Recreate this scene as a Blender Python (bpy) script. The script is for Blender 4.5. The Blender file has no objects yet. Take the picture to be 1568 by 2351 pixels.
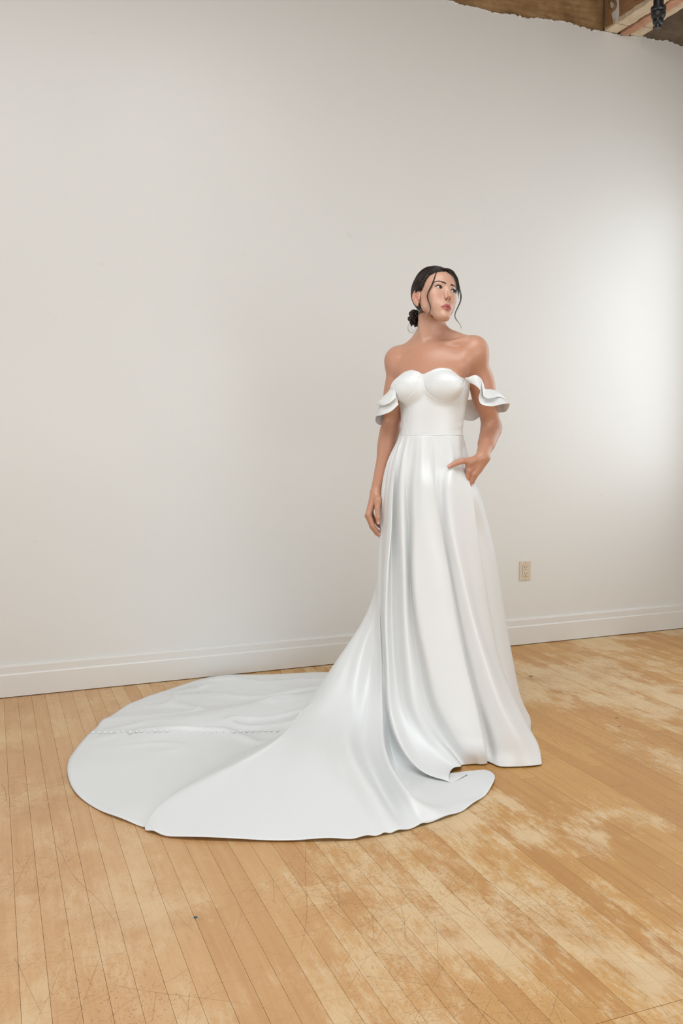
import bpy, bmesh, math, random
import numpy as np
from mathutils import Vector, Matrix

import time; T0 = time.time(); DEBUG = False
SC = bpy.context.scene
COL = SC.collection
random.seed(7)
RNG = np.random.default_rng(7)

# ---------------------------------------------------------------- camera
FPX, CX, CY, CAM_H = 2093.0, 784.0, 1175.5, 1.2
def _vp(vx, vy):
    v = np.array([(vx - CX) / FPX, -(vy - CY) / FPX, -1.0]); return v / np.linalg.norm(v)
_Yc = _vp(-25, 995); _Xc = _vp(6245, 962); _Xc = _Xc - _Yc * (_Xc @ _Yc); _Xc /= np.linalg.norm(_Xc)
CAM_M = np.array([_Xc, _Yc, np.cross(_Xc, _Yc)])          # camera -> world
CAM_P = np.array([0.0, 0.0, CAM_H])
cam_data = bpy.data.cameras.new('camera')
cam_data.sensor_fit = 'VERTICAL'
cam_data.sensor_height = 36.0
cam_data.lens = 36.0 * FPX / 2351.0
cam_data.clip_start = 0.05
cam = bpy.data.objects.new('camera', cam_data)
COL.objects.link(cam)
_mw = Matrix.Identity(4)
for _i in range(3):
    for _j in range(3):
        _mw[_i][_j] = CAM_M[_i, _j]
    _mw[_i][3] = CAM_P[_i]
cam.matrix_world = _mw
SC.camera = cam

# ---------------------------------------------------------------- world, daylight, exposure
SC.view_settings.view_transform = 'Standard'
SC.view_settings.look = 'None'
SC.view_settings.gamma = 1.0
SC.view_settings.use_curve_mapping = False
SC.view_settings.exposure = 0.0
SC.cycles.use_adaptive_sampling = True
SC.cycles.adaptive_threshold = 0.28
SC.cycles.adaptive_min_samples = 16
SC.cycles.use_denoising = True
SC.cycles.max_bounces = 7
SC.cycles.diffuse_bounces = 4
SC.cycles.glossy_bounces = 2
SC.cycles.transmission_bounces = 2
SC.cycles.caustics_reflective = False
SC.cycles.caustics_refractive = False
world = bpy.data.worlds.new('daylight'); SC.world = world
world.use_nodes = True
_bg = world.node_tree.nodes['Background']
_bg.inputs[0].default_value = (0.78, 0.88, 1.0, 1); _bg.inputs[1].default_value = 0.6

XL, XR, YR, YW, ZC = -3.2, 4.02, -1.8, 4.352, 3.80      # room: left, right, rear, photographed wall, ceiling
def daylight(name, loc, rot, sx, sy, watts, colour=(1, 0.985, 0.96)):
    L = bpy.data.lights.new(name, 'AREA'); L.shape = 'RECTANGLE'; L.size = sx; L.size_y = sy
    L.energy = watts; L.color = colour
    o = bpy.data.objects.new(name, L); o.location = loc; o.rotation_euler = rot; COL.objects.link(o); return o
# daylight through the windows of the left, rear and right walls
daylight('window_daylight_left', (XL + 0.06, 2.45, 1.55), (0, -math.pi / 2, 0), 1.7, 3.4, 36, (0.86, 0.95, 1.0))
daylight('window_daylight_rear', (1.7, YR + 0.06, 1.35), (math.pi / 2, 0, 0), 4.2, 1.5, 72, (0.885, 0.96, 1.0))
daylight('window_daylight_right', (XR - 0.05, 3.45, 1.70), (0, math.pi / 2, 0), 1.7, 1.2, 17, (0.90, 0.965, 1.0))
# added overhead area lamp under the closed ceiling, standing in for bounced light
daylight('overhead_fill', (0.5, 1.5, ZC - 0.01), (0, 0, 0), 2.8, 1.8, 98, (0.905, 0.965, 1.0))

# ---------------------------------------------------------------- helpers
def srgb(r, g, b):
    f = lambda c: (c / 255 / 12.92) if c / 255 <= 0.04045 else ((c / 255 + 0.055) / 1.055) ** 2.4
    return (f(r), f(g), f(b), 1.0)

class NT:
    """small node-tree writer"""
    def __init__(self, name):
        self.m = bpy.data.materials.new(name); self.m.use_nodes = True
        self.t = self.m.node_tree; self.bsdf = self.t.nodes['Principled BSDF']
    def n(self, kind, **kw):
        nd = self.t.nodes.new(kind)
        for k, v in kw.items():
            if k.startswith('i_'):
                key = k[2:]; key = int(key) if key.isdigit() else key.replace('_', ' ')
                self.put(nd.inputs[key], v)
            else:
                setattr(nd, k, v)
        return nd
    def put(self, sock, v):
        if isinstance(v, bpy.types.NodeSocket): self.t.links.new(v, sock)
        else: sock.default_value = v
    def set(self, **kw):
        for k, v in kw.items(): self.put(self.bsdf.inputs[k.replace('_', ' ')], v)
        return self
    def pos(self): return self.n('ShaderNodeNewGeometry').outputs['Position']
    def obj(self): return self.n('ShaderNodeTexCoord').outputs['Object']
    def map(self, vec, scale=(1, 1, 1), rot=(0, 0, 0), loc=(0, 0, 0)):
        return self.n('ShaderNodeMapping', i_Vector=vec, i_Scale=scale, i_Rotation=rot, i_Location=loc).outputs[0]
    def noise(self, vec, scale, detail=4, rough=0.55, dist=0.0):
        return self.n('ShaderNodeTexNoise', i_Vector=vec, i_Scale=scale, i_Detail=detail, i_Roughness=rough, i_Distortion=dist).outputs['Fac']
    def math(self, op, a, b=0.0, c=0.0, clamp=False):
        nd = self.n('ShaderNodeMath', operation=op, use_clamp=clamp)
        self.put(nd.inputs[0], a); self.put(nd.inputs[1], b); self.put(nd.inputs[2], c); return nd.outputs[0]
    def ramp(self, fac, stops, interp='LINEAR'):
        nd = self.n('ShaderNodeValToRGB', i_Fac=fac); cr = nd.color_ramp; cr.interpolation = interp
        while len(cr.elements) < len(stops): cr.elements.new(0.5)
        for e, (p, c) in zip(cr.elements, stops):
            e.position = p; e.color = c if isinstance(c, tuple) else (c, c, c, 1)
        return nd.outputs['Color']
    def step(self, fac, a, b):
        return self.n('ShaderNodeMapRange', interpolation_type='SMOOTHSTEP', i_Value=fac, i_1=a, i_2=b).outputs[0]
    def mix(self, fac, a, b, blend='MIX'):
        nd = self.n('ShaderNodeMix', data_type='RGBA', blend_type=blend)
        self.put(nd.inputs[0], fac); self.put(nd.inputs[6], a); self.put(nd.inputs[7], b); return nd.outputs[2]
    def bump(self, height, strength=0.2, dist=0.002):
        self.put(self.bsdf.inputs['Normal'], self.n('ShaderNodeBump', i_Height=height, i_Strength=strength, i_Distance=dist).outputs[0]); return self

def mesh_obj(name, verts, faces, mat=None, parent=None, smooth=False, matrix=None):
    me = bpy.data.meshes.new(name)
    verts = np.asarray(verts, dtype=np.float32)
    if isinstance(faces, np.ndarray):
        nf, k = faces.shape
        me.vertices.add(len(verts)); me.vertices.foreach_set('co', verts.ravel())
        me.loops.add(nf * k); me.loops.foreach_set('vertex_index', faces.astype(np.int32).ravel())
        me.polygons.add(nf); me.polygons.foreach_set('loop_start', np.arange(0, nf * k, k, dtype=np.int32))
        me.polygons.foreach_set('loop_total', np.full(nf, k, dtype=np.int32)); me.update(calc_edges=True)
    else:
        me.from_pydata([tuple(v) for v in verts], [], faces); me.update()
    if smooth: me.polygons.foreach_set('use_smooth', np.ones(len(me.polygons), dtype=bool))
    if mat is not None: me.materials.append(mat)
    o = bpy.data.objects.new(name, me); COL.objects.link(o)
    if parent is not None: o.parent = parent
    if matrix is not None: o.matrix_local = matrix
    return o

def bm_obj(name, bm, mat=None, parent=None, smooth=False):
    me = bpy.data.meshes.new(name); bm.normal_update(); bm.to_mesh(me); bm.free()
    if smooth: me.polygons.foreach_set('use_smooth', np.ones(len(me.polygons), dtype=bool))
    if mat is not None: me.materials.append(mat)
    o = bpy.data.objects.new(name, me); COL.objects.link(o)
    if parent is not None: o.parent = parent
    return o

def add_box(bm, lo, hi, bevel=0.0, seg=1):
    r = bmesh.ops.create_cube(bm, size=1.0)
    vs = r['verts']
    for v in vs:
        v.co = Vector([lo[i] + (v.co[i] + 0.5) * (hi[i] - lo[i]) for i in range(3)])
    if bevel > 0:
        es = list({e for v in vs for e in v.link_edges})
        bmesh.ops.bevel(bm, geom=es, offset=bevel, segments=seg, affect='EDGES', profile=0.5)

def box_obj(name, lo, hi, mat, parent=None, bevel=0.0, seg=1):
    bm = bmesh.new(); add_box(bm, lo, hi, bevel, seg); return bm_obj(name, bm, mat, parent)

def tag(o, label=None, cat=None, group=None, kind=None):
    if label: o['label'] = label
    if cat: o['category'] = cat
    if group: o['group'] = group
    if kind: o['kind'] = kind
    return o

def empty(name, loc=(0, 0, 0), rz=0.0):
    o = bpy.data.objects.new(name, None); o.empty_display_size = 0.1
    o.location = loc; o.rotation_euler = (0, 0, rz); COL.objects.link(o); return o

def tube_mesh(paths, sides=6, closed_tip=True):
    """paths: list of (pts Nx3, radii N). Returns verts, quad faces (caps collapsed by tapering)."""
    V, F, base = [], [], 0
    for pts, rad in paths:
        pts = np.asarray(pts, float); rad = np.asarray(rad, float); n = len(pts)
        t = np.gradient(pts, axis=0); t /= np.linalg.norm(t, axis=1)[:, None] + 1e-12
        ref = np.array([0, 0, 1.0]) if abs(t[0][2]) < 0.8 else np.array([1.0, 0, 0])
        a = np.cross(t[0], ref); a /= np.linalg.norm(a)
        A = np.zeros_like(pts)
        for i in range(n):
            a = a - t[i] * (a @ t[i]); a /= np.linalg.norm(a) + 1e-12; A[i] = a
        Bv = np.cross(t, A)
        ang = np.arange(sides) * 2 * np.pi / sides
        ring = pts[:, None, :] + rad[:, None, None] * (np.cos(ang)[None, :, None] * A[:, None, :] + np.sin(ang)[None, :, None] * Bv[:, None, :])
        V.append(ring.reshape(-1, 3))
        i = np.arange(n - 1)[:, None] * sides; j = np.arange(sides)[None, :]; j2 = (j + 1) % sides
        f = np.stack([i + j, i + j2, i + sides + j2, i + sides + j], -1).reshape(-1, 4) + base
        F.append(f); base += n * sides
    return np.concatenate(V), np.concatenate(F)

def catmull(pts, n):
    """centripetal-ish spline through pts, n samples by arc length"""
    P = np.asarray(pts, float); m = len(P)
    if m == 2:
        s = np.linspace(0, 1, n)[:, None]; return P[0] * (1 - s) + P[1] * s
    d = np.linalg.norm(np.diff(P, axis=0), axis=1) ** 0.5 + 1e-6
    k = np.concatenate([[0], np.cumsum(d)])
    T = np.zeros_like(P)
    for i in range(m):
        if i == 0: T[i] = (P[1] - P[0]) / d[0]
        elif i == m - 1: T[i] = (P[-1] - P[-2]) / d[-1]
        else:
            T[i] = ((P[i] - P[i - 1]) / d[i - 1] * d[i] + (P[i + 1] - P[i]) / d[i] * d[i - 1]) / (d[i] + d[i - 1])
    def ev(u):
        i = np.clip(np.searchsorted(k, u, side='right') - 1, 0, m - 2); h = d[i]; s = ((u - k[i]) / h)[:, None]; h = h[:, None]
        return (2*s**3 - 3*s**2 + 1) * P[i] + (s**3 - 2*s**2 + s) * h * T[i] + (-2*s**3 + 3*s**2) * P[i + 1] + (s**3 - s**2) * h * T[i + 1]
    uu = np.linspace(0, k[-1], max(200, n * 6)); q = ev(uu)
    L = np.concatenate([[0], np.cumsum(np.linalg.norm(np.diff(q, axis=0), axis=1))])
    return ev(np.interp(np.linspace(0, L[-1], n), L, uu))

# ---------------------------------------------------------------- materials of the room
def paint_mat(name, col, rough=0.42):
    t = NT(name); p = t.pos()
    blot = t.noise(p, 1.1, 1, 0.5)
    c = t.mix(t.step(blot, 0.35, 0.7), col, tuple(v * 0.975 for v in col[:3]) + (1,))
    scuff = t.math('MULTIPLY', t.step(t.noise(t.map(p, (1.0, 1.0, 1.6)), 9.0, 3, 0.7), 0.70, 0.735), t.step(blot, 0.52, 0.6))
    c = t.mix(t.math('MULTIPLY', scuff, 0.12), c, (0.45, 0.42, 0.40, 1))
    t.set(Base_Color=c, Roughness=t.math('MULTIPLY_ADD', blot, 0.12, rough - 0.06))
    t.bump(t.noise(p, 160.0, 0, 0.6), 0.05, 0.001)
    return t.m
M_WALL = paint_mat('wall_paint', (0.735, 0.72, 0.69, 1))
M_TRIM = paint_mat('trim_paint', (0.735, 0.715, 0.68, 1), 0.36)

def wood_floor_mat():
    t = NT('worn_maple'); p = t.pos()
    rnd = t.n('ShaderNodeObjectInfo').outputs['Random']
    sep = t.n('ShaderNodeSeparateXYZ', i_0=p)
    x, y = sep.outputs[0], sep.outputs[1]
    # grain runs along y; every board reads another part of the grain
    off = t.n('ShaderNodeCombineXYZ', i_0=x, i_1=t.math('MULTIPLY_ADD', rnd, 37.0, y), i_2=t.math('MULTIPLY', rnd, 11.0)).outputs[0]
    grain = t.noise(t.map(off, (55, 2.2, 1)), 1.0, 3, 0.65)
    fine = t.noise(t.map(off, (260, 9, 1)), 1.0, 1, 0.6)
    # varnish left (amber) against boards trodden bare (pale)
    big = t.noise(p, 1.25, 4, 0.62)
    mid = t.noise(t.map(p, (9, 4.2, 1)), 1.0, 4, 0.7)
    strk = t.noise(t.map(p, (60, 13, 1), (0, 0, 0.5)), 1.0, 3, 0.7)
    side = t.step(x, 0.15, 1.5)                              # more varnish survives on the right of the room
    tiny = t.noise(t.map(p, (150, 60, 1)), 1.0, 2, 0.75)
    bare = t.math('ADD', t.math('ADD', t.math('MULTIPLY', big, 1.15), t.math('MULTIPLY', mid, 0.62)), t.math('ADD', t.math('MULTIPLY', strk, 0.42), t.math('MULTIPLY', tiny, 0.22)))
    bare = t.math('ADD', bare, t.math('MULTIPLY', t.math('SUBTRACT', rnd, 0.5), 0.10))
    bare_m = t.step(bare, 1.15, 1.36)
    tone = t.math('MULTIPLY_ADD', rnd, 0.22, t.math('MULTIPLY_ADD', grain, 0.45, t.math('MULTIPLY', mid, 0.30)))
    amber = t.ramp(tone, [(0.25, srgb(186, 128, 64)), (0.5, srgb(203, 149, 80)), (0.75, srgb(216, 167, 98))])
    tan = t.ramp(tone, [(0.25, srgb(204, 154, 106)), (0.5, srgb(216, 170, 124)), (0.75, srgb(225, 184, 140))])
    base = t.mix(side, tan, amber)
    pale = t.mix(fine, srgb(226, 194, 150), srgb(240, 216, 182))
    c = t.mix(t.math('MULTIPLY', bare_m, t.math('MULTIPLY_ADD', side, 0.32, 0.44)), base, pale)
    # darker traffic stains, grime caught in the worn places
    st = t.step(t.noise(p, 2.6, 3, 0.65), 0.54, 0.72)
    c = t.mix(t.math('MULTIPLY', st, 0.26), c, srgb(172, 112, 60))
    zone = t.step(t.noise(p, 1.5, 2), 0.40, 0.62)
    spk = t.math('MULTIPLY', t.step(t.noise(t.map(p, (95, 42, 1)), 1.0, 3, 0.8), 0.56, 0.68), zone)
    c = t.mix(t.math('MULTIPLY', spk, 0.42), c, srgb(160, 102, 60))
    dots = t.math('MULTIPLY', t.step(t.noise(t.map(p, (240, 150, 1)), 1.0, 0, 0.6), 0.70, 0.76), zone)
    c = t.mix(t.math('MULTIPLY', dots, 0.45), c, srgb(120, 78, 46))
    # scratches: thin, nearly straight marks of several headings and lengths
    bend = t.noise(p, 1.6, 1, 0.5)
    for i, (dens, rot, wid, keep_, vfreq, st_) in enumerate([(13, 0.35, 0.0013, 0.53, 4.5, 0.42), (10, -0.9, 0.0012, 0.54, 3.6, 0.45), (18, 1.2, 0.0011, 0.55, 6.0, 0.40), (8, -0.25, 0.0017, 0.57, 3.0, 0.5), (26, -1.4, 0.0010, 0.54, 9.0, 0.42), (24, 0.75, 0.0010, 0.545, 10.0, 0.42)]):
        m = t.n('ShaderNodeSeparateXYZ', i_0=t.map(p, (1, 1, 1), (0, 0, rot), (0.31 * i, 0.17 * i, 0)))
        u = t.math('MULTIPLY_ADD', m.outputs[0], dens, t.math('MULTIPLY', bend, 1.6 if i % 2 else -1.3))
        idn = t.math('FLOOR', u); fr = t.math('ABSOLUTE', t.math('SUBTRACT', t.math('FRACT', u), 0.5))
        seg = t.noise(t.n('ShaderNodeCombineXYZ', i_0=t.math('MULTIPLY', idn, 7.31), i_1=t.math('MULTIPLY', m.outputs[1], vfreq), i_2=float(i) * 2.7).outputs[0], 1.0, 0.0, 0.5)
        ln = t.math('MULTIPLY', t.math('MULTIPLY', t.step(fr, wid * dens, wid * dens * 0.35), t.step(seg, keep_, keep_ + 0.07)), t.math('MULTIPLY_ADD', zone, 0.65, 0.35))
        c = t.mix(t.math('MULTIPLY', ln, st_), c, srgb(128, 80, 46))
    c = t.mix(1.0, c, (0.90, 0.91, 0.88, 1), 'MULTIPLY')
    t.set(Base_Color=c, Roughness=t.math('MULTIPLY_ADD', bare_m, 0.14, t.math('MULTIPLY_ADD', mid, 0.18, 0.30)))
    t.bump(t.math('ADD', t.math('MULTIPLY', grain, 0.5), t.math('MULTIPLY', bare_m, 0.3)), 0.12, 0.0015)
    return t.m
M_FLOOR = wood_floor_mat()
def plain(name, col, rough=0.5, **kw):
    t = NT(name); p = t.obj()
    c = t.mix(t.noise(p, 30.0, 3), tuple(v * 0.92 for v in col[:3]) + (1,), col)
    t.set(Base_Color=c, Roughness=rough, **kw); return t.m
M_DARK = plain('subfloor_brown', (0.10, 0.055, 0.03, 1), 0.9)  # dark brown slab below the boards, visible through the joints
def timber_mat(name, c1, c2, c3, axis_scale=(2, 40, 40), rough=0.75):
    t = NT(name); p = t.pos()
    g = t.noise(t.map(p, axis_scale), 1.0, 6, 0.7, 0.8)
    b = t.noise(p, 7.0, 5, 0.65)
    c = t.ramp(t.math('MULTIPLY_ADD', b, 0.6, t.math('MULTIPLY', g, 0.4)), [(0.3, c1), (0.5, c2), (0.68, c3)])
    t.set(Base_Color=c, Roughness=rough); t.bump(g, 0.5, 0.004); return t.m
M_GIRDER = timber_mat('stained_girder', srgb(98, 70, 44), srgb(150, 116, 76), srgb(188, 156, 112), (3, 3, 45))
M_GIRDER2 = timber_mat('grey_girder', srgb(84, 74, 62), srgb(124, 108, 90), srgb(150, 134, 114), (3, 3, 30))
M_BEAMSIDE = timber_mat('beam_side', srgb(110, 78, 52), srgb(152, 112, 76), srgb(178, 140, 100), (40, 2, 40))
M_CREAM = timber_mat('whitewashed_board', srgb(176, 150, 118), srgb(206, 186, 158), srgb(226, 212, 190), (60, 3, 60))
M_PINK = timber_mat('bare_fir_board', srgb(150, 98, 72), srgb(184, 136, 106), srgb(206, 168, 140), (70, 3, 70))
M_PLASTER = plain('rough_plaster', (0.74, 0.70, 0.65, 1), 0.85)
M_CEIL = timber_mat('ceiling_boards', srgb(90, 68, 46), srgb(122, 96, 68), srgb(145, 120, 90), (30, 2, 30))
M_IRON = plain('rusty_iron', srgb(150, 112, 70), 0.7)
M_STEEL = plain('grey_iron', srgb(120, 116, 110), 0.6, Metallic=0.4)
M_BLACK = plain('black_pipe', (0.012, 0.012, 0.014, 1), 0.32)
M_BRIGHT = plain('bright_thread', (0.5, 0.5, 0.5, 1), 0.3, Metallic=0.9)

# ---------------------------------------------------------------- the room shell
def struct(o): o['kind'] = 'structure'; return o
Z_TOP = 3.385
# photographed wall: its plaster stops in a torn edge below the girder
nx = 700
xs = np.linspace(XL, XR, nx)
rag = 0.005 * np.sin(xs * 9.1) + 0.003 * np.sin(xs * 31 + 1) + RNG.normal(0, 0.003, nx) + 0.006 * np.maximum(0, np.sin(xs * 5.3 + 2)) ** 6
rag += 0.012 * (np.tanh((xs - 3.03) * 40) * 0 + np.exp(-((xs - 2.98) / 0.05) ** 2))
top = Z_TOP + rag
vs, fs = [], []
for k in range(nx):
    vs += [(xs[k], YW, 0), (xs[k], YW, top[k]), (xs[k], YW + 0.035, top[k] + 0.004), (xs[k], YW + 0.035, 0)]
for k in range(nx - 1):
    a, b = 4 * k, 4 * k + 4
    fs += [(a, b, b + 1, a + 1), (a + 1, b + 1, b + 2, a + 2), (a + 2, b + 2, b + 3, a + 3)]
wall_back = struct(mesh_obj('wall_back', vs, fs, M_WALL))
# crumbled plaster lip along the torn edge
lv, lf = tube_mesh([(np.stack([xs, np.full(nx, YW + 0.004), top - 0.002], 1), 0.0025 + 0.003 * np.abs(np.sin(xs * 47) + RNG.normal(0, 0.5, nx)))], 6)
mesh_obj('plaster_edge', lv, lf, M_PLASTER, wall_back)

def holed_wall(name, axis, at, thick, span, zspan, holes, mat):
    """wall in plane axis=at with rectangular holes [(a0,a1,z0,z1)], made of boxes"""
    bm = bmesh.new()
    def bx(a0, a1, z0, z1):
        if a1 - a0 < 1e-4 or z1 - z0 < 1e-4: return
        lo, hi = ((at, a0, z0), (at + thick, a1, z1)) if axis == 'x' else ((a0, at, z0), (a1, at + thick, z1))
        add_box(bm, tuple(map(min, lo, hi)), tuple(map(max, lo, hi)))
    cur = span[0]
    for (a0, a1, z0, z1) in holes:
        bx(cur, a0, *zspan); bx(a0, a1, zspan[0], z0); bx(a0, a1, z1, zspan[1]); cur = a1
    bx(cur, span[1], *zspan)
    return struct(bm_obj(name, bm, mat))
holed_wall('wall_left', 'x', XL, -0.25, (YR, YW), (0, ZC), [(0.7, 1.8, 0.7, 2.4), (1.86, 2.98, 0.7, 2.4), (3.04, 4.15, 0.7, 2.4)], M_WALL)
holed_wall('wall_rear', 'y', YR, -0.25, (XL, XR), (0, ZC), [(-0.45, 0.92, 0.6, 2.1), (0.98, 2.4, 0.6, 2.1), (2.46, 3.85, 0.6, 2.1)], M_WALL)
holed_wall('wall_right', 'x', XR, 0.25, (YR, YW + 0.3), (0, ZC), [(2.75, 4.05, 0.85, 2.55)], M_WALL)
def window(n, axis, at, a0, a1, z0, z1):
    w = struct(empty('window_%d' % n))
    def bx(nm, p0, p1, q0, q1, d=0.05):
        lo, hi = ((at, p0, q0), (at + d, p1, q1)) if axis == 'x' else ((p0, at, q0), (p1, at + d, q1))
        return box_obj(nm, tuple(map(min, lo, hi)), tuple(map(max, lo, hi)), M_TRIM, w)
    bx('window_frame', a0, a0 + 0.05, z0, z1); bx('window_frame', a1 - 0.05, a1, z0, z1)
    bx('window_frame', a0 + 0.05, a1 - 0.05, z0, z0 + 0.05); bx('window_frame', a0 + 0.05, a1 - 0.05, z1 - 0.05, z1)
    for k in (1, 2): c = a0 + (a1 - a0) * k / 3; bx('mullion', c - 0.015, c + 0.015, z0 + 0.05, z1 - 0.05, 0.04)
    c = (z0 + z1) / 2; bx('mullion', a0 + 0.05, a1 - 0.05, c - 0.015, c + 0.015, 0.035)
k = 1
for (a0, a1) in ((0.7, 1.8), (1.86, 2.98), (3.04, 4.15)): window(k, 'x', XL - 0.2, a0, a1, 0.7, 2.4); k += 1
for (a0, a1) in ((-0.45, 0.92), (0.98, 2.4), (2.46, 3.85)): window(k, 'y', YR - 0.2, a0, a1, 0.6, 2.1); k += 1
window(k, 'x', XR + 0.15, 2.75, 4.05, 0.85, 2.55)
struct(box_obj('ceiling', (XL - 0.25, YR - 0.25, ZC), (XR + 0.25, YW + 0.3, ZC + 0.06), M_CEIL))

# girder above the wall: brown face left of the beam, greyer right of it
g = struct(empty('trim_1'))
box_obj('girder_face', (XL, YW + 0.012, 3.30), (3.30, YW + 0.28, ZC), M_GIRDER, g)
box_obj('girder_end', (3.30, YW + 0.013, 3.30), (XR, YW + 0.28, ZC), M_GIRDER2, g)
# beam running out from the wall into the room, boarded below
bmr = struct(empty('trim_2'))
box_obj('beam_core', (3.246, YR, 3.412), (3.448, YW + 0.011, ZC), M_BEAMSIDE, bmr)
def rough_board(name, x0, x1, z0, z1, mat, y0, y1, jit=0.004):
    n = 90; ys = np.linspace(y0, y1, n); V, F = [], []
    for i, yy in enumerate(ys):
        j = RNG.normal(0, jit, 4) * 0.6
        V += [(x0 + j[0], yy, z0 + abs(j[2]) * 0.4), (x1 + j[1], yy, z0 + abs(j[3]) * 0.4), (x1 + j[1], yy, z1), (x0 + j[0], yy, z1)]
    for i in range(n - 1):
        a, b = 4 * i, 4 * i + 4
        F += [(a, b, b + 1, a + 1), (a + 1, b + 1, b + 2, a + 2), (a + 2, b + 2, b + 3, a + 3), (a + 3, b + 3, b, a)]
    F += [(3, 2, 1, 0), (4 * n - 4, 4 * n - 3, 4 * n - 2, 4 * n - 1)]
    return mesh_obj(name, V, F, mat, bmr)
rough_board('board', 3.243, 3.325, 3.386, 3.412, M_CREAM, 2.6, YW - 0.10)
rough_board('board', 3.335, 3.392, 3.378, 3.412, M_PINK, 2.6, YW - 0.006)
rough_board('board', 3.398, 3.462, 3.392, 3.413, M_CREAM, 2.6, YW - 0.11)
rough_board('packing_block', 3.236, 3.318, 3.384, 3.412, M_CREAM, YW - 0.095, YW - 0.004, 0.002)
rough_board('packing_block', 3.402, 3.478, 3.388, 3.412, M_CREAM, YW - 0.105, YW - 0.004, 0.003)

# baseboard: two-step profile
prof = [(0, 0), (0.018, 0), (0.018, 0.100), (0.0155, 0.104), (0.0125, 0.106), (0.0125, 0.136), (0.010, 0.143), (0.004, 0.146), (0, 0.146)]
vs, fs = [], []
for xx in (XL, XR):
    vs += [(xx, YW - a, z + 0.004) for a, z in prof]
n = len(prof)
fs = [(i, i + 1, n + i + 1, n + i) for i in range(n - 1)]
struct(mesh_obj('baseboard_back', vs, fs, M_TRIM))

# ---------------------------------------------------------------- floor boards
floor = struct(box_obj('floor', (XL, YR, -0.06), (XR, YW, -0.0115), M_DARK))
BW, X0 = 0.0592, 0.018 - 0.0592 * 11
GAP = 0.0006
plank_cache = {}
def plank_mesh(length):
    key = round(length, 2)
    if key not in plank_cache:
        bm = bmesh.new(); add_box(bm, (GAP / 2, 0, -0.011), (BW - GAP / 2, key - 0.0007, 0))
        top_e = [e for e in bm.edges if all(abs(v.co.z) < 1e-6 for v in e.verts)]
        bmesh.ops.bevel(bm, geom=top_e, offset=0.0004, segments=1, affect='EDGES')
        me = bpy.data.meshes.new('plank'); bm.to_mesh(me); bm.free(); me.materials.append(M_FLOOR)
        plank_cache[key] = me
    return plank_cache[key]
n_rows = int((XR - X0) / BW)
rest = bmesh.new()
rl = random.Random(3)
for r in range(-52, n_rows + 1):
    xa = X0 + r * BW
    if xa < XL - 0.03 or xa + BW > XR + 0.06: continue
    near = 0.55 if r >= -3 else YW
    ycut = [YR]
    seam = 1.452 if xa > 1.04 else None                     # the header joint low on the right
    y = 0.45 + rl.random() * 0.9
    cuts = []
    while y < YW - 0.45:
        cuts.append(round(y, 2)); y += rl.uniform(1.25, 2.1)
    if seam:
        cuts = [c for c in cuts if abs(c - seam) > 0.45]; cuts.append(seam); cuts.sort()
    if 11 + 11 == r: cuts = [c for c in cuts if abs(c - 2.10) > 0.5] + [2.10]; cuts.sort()
    prev = YR
    for c in cuts + [YW]:
        L = c - prev
        vis = c > 1.25 and r >= 8 and not (c < 1.5 and xa > 2.4)
        if vis:
            lo = max(prev, 0.2) if prev == YR else prev
            ln = c - lo
            o = bpy.data.objects.new('plank', plank_mesh(ln)); COL.objects.link(o); o.parent = floor
            o.location = (xa, lo, -0.0003 * rl.random() - (0.0 if c != seam else 0.0008))
            if abs(ln - round(ln, 2)) > 1e-4: o.scale = (1, ln / round(ln, 2), 1)
            if prev == YR: add_box(rest, (xa + GAP / 2, YR, -0.011), (xa + BW - GAP / 2, lo - 0.001, 0))
        else:
            add_box(rest, (xa + GAP / 2, prev, -0.011), (xa + BW - GAP / 2, c - 0.001, 0))
        prev = c
tag(bm_obj('far_planks', rest, M_FLOOR, floor), kind='stuff')

# ================================================================= the bride: frame of reference
# local axes: x to the right of the picture, y away from the camera, z up; she faces -y
_r = CAM_M @ np.array([(1000 - CX) / FPX, -(1690 - CY) / FPX, -1.0])
BASE = CAM_P + _r * (-CAM_H / _r[2])
_dn = BASE[:2] / np.linalg.norm(BASE[:2]); _u = np.array([_dn[1], -_dn[0]])
L2W = np.array([[_u[0], _dn[0], 0], [_u[1], _dn[1], 0], [0, 0, 1.0]])
def P(px, py, y):
    """point seen at pixel (px,py) of the photograph, at local depth y"""
    r = L2W.T @ (CAM_M @ np.array([(px - CX) / FPX, -(py - CY) / FPX, -1.0])); c = L2W.T @ (CAM_P - BASE)
    t = (y - c[1]) / r[1]; return c + t * r
def PF(px, py, z=0.004):
    """point seen at pixel (px,py), lying at height z"""
    r = L2W.T @ (CAM_M @ np.array([(px - CX) / FPX, -(py - CY) / FPX, -1.0])); c = L2W.T @ (CAM_P - BASE)
    t = (z - c[2]) / r[2]; return c + t * r
def PZ(px, py, z):
    """point above the floor spot seen at (px,py)"""
    q = PF(px, py, 0.008); q[2] = z; return q
person = empty('person', tuple(BASE), math.atan2(_u[1], _u[0]))
tag(person, 'dark-haired woman in a white satin gown, one hand in its pocket, looking aside', 'person')

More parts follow.
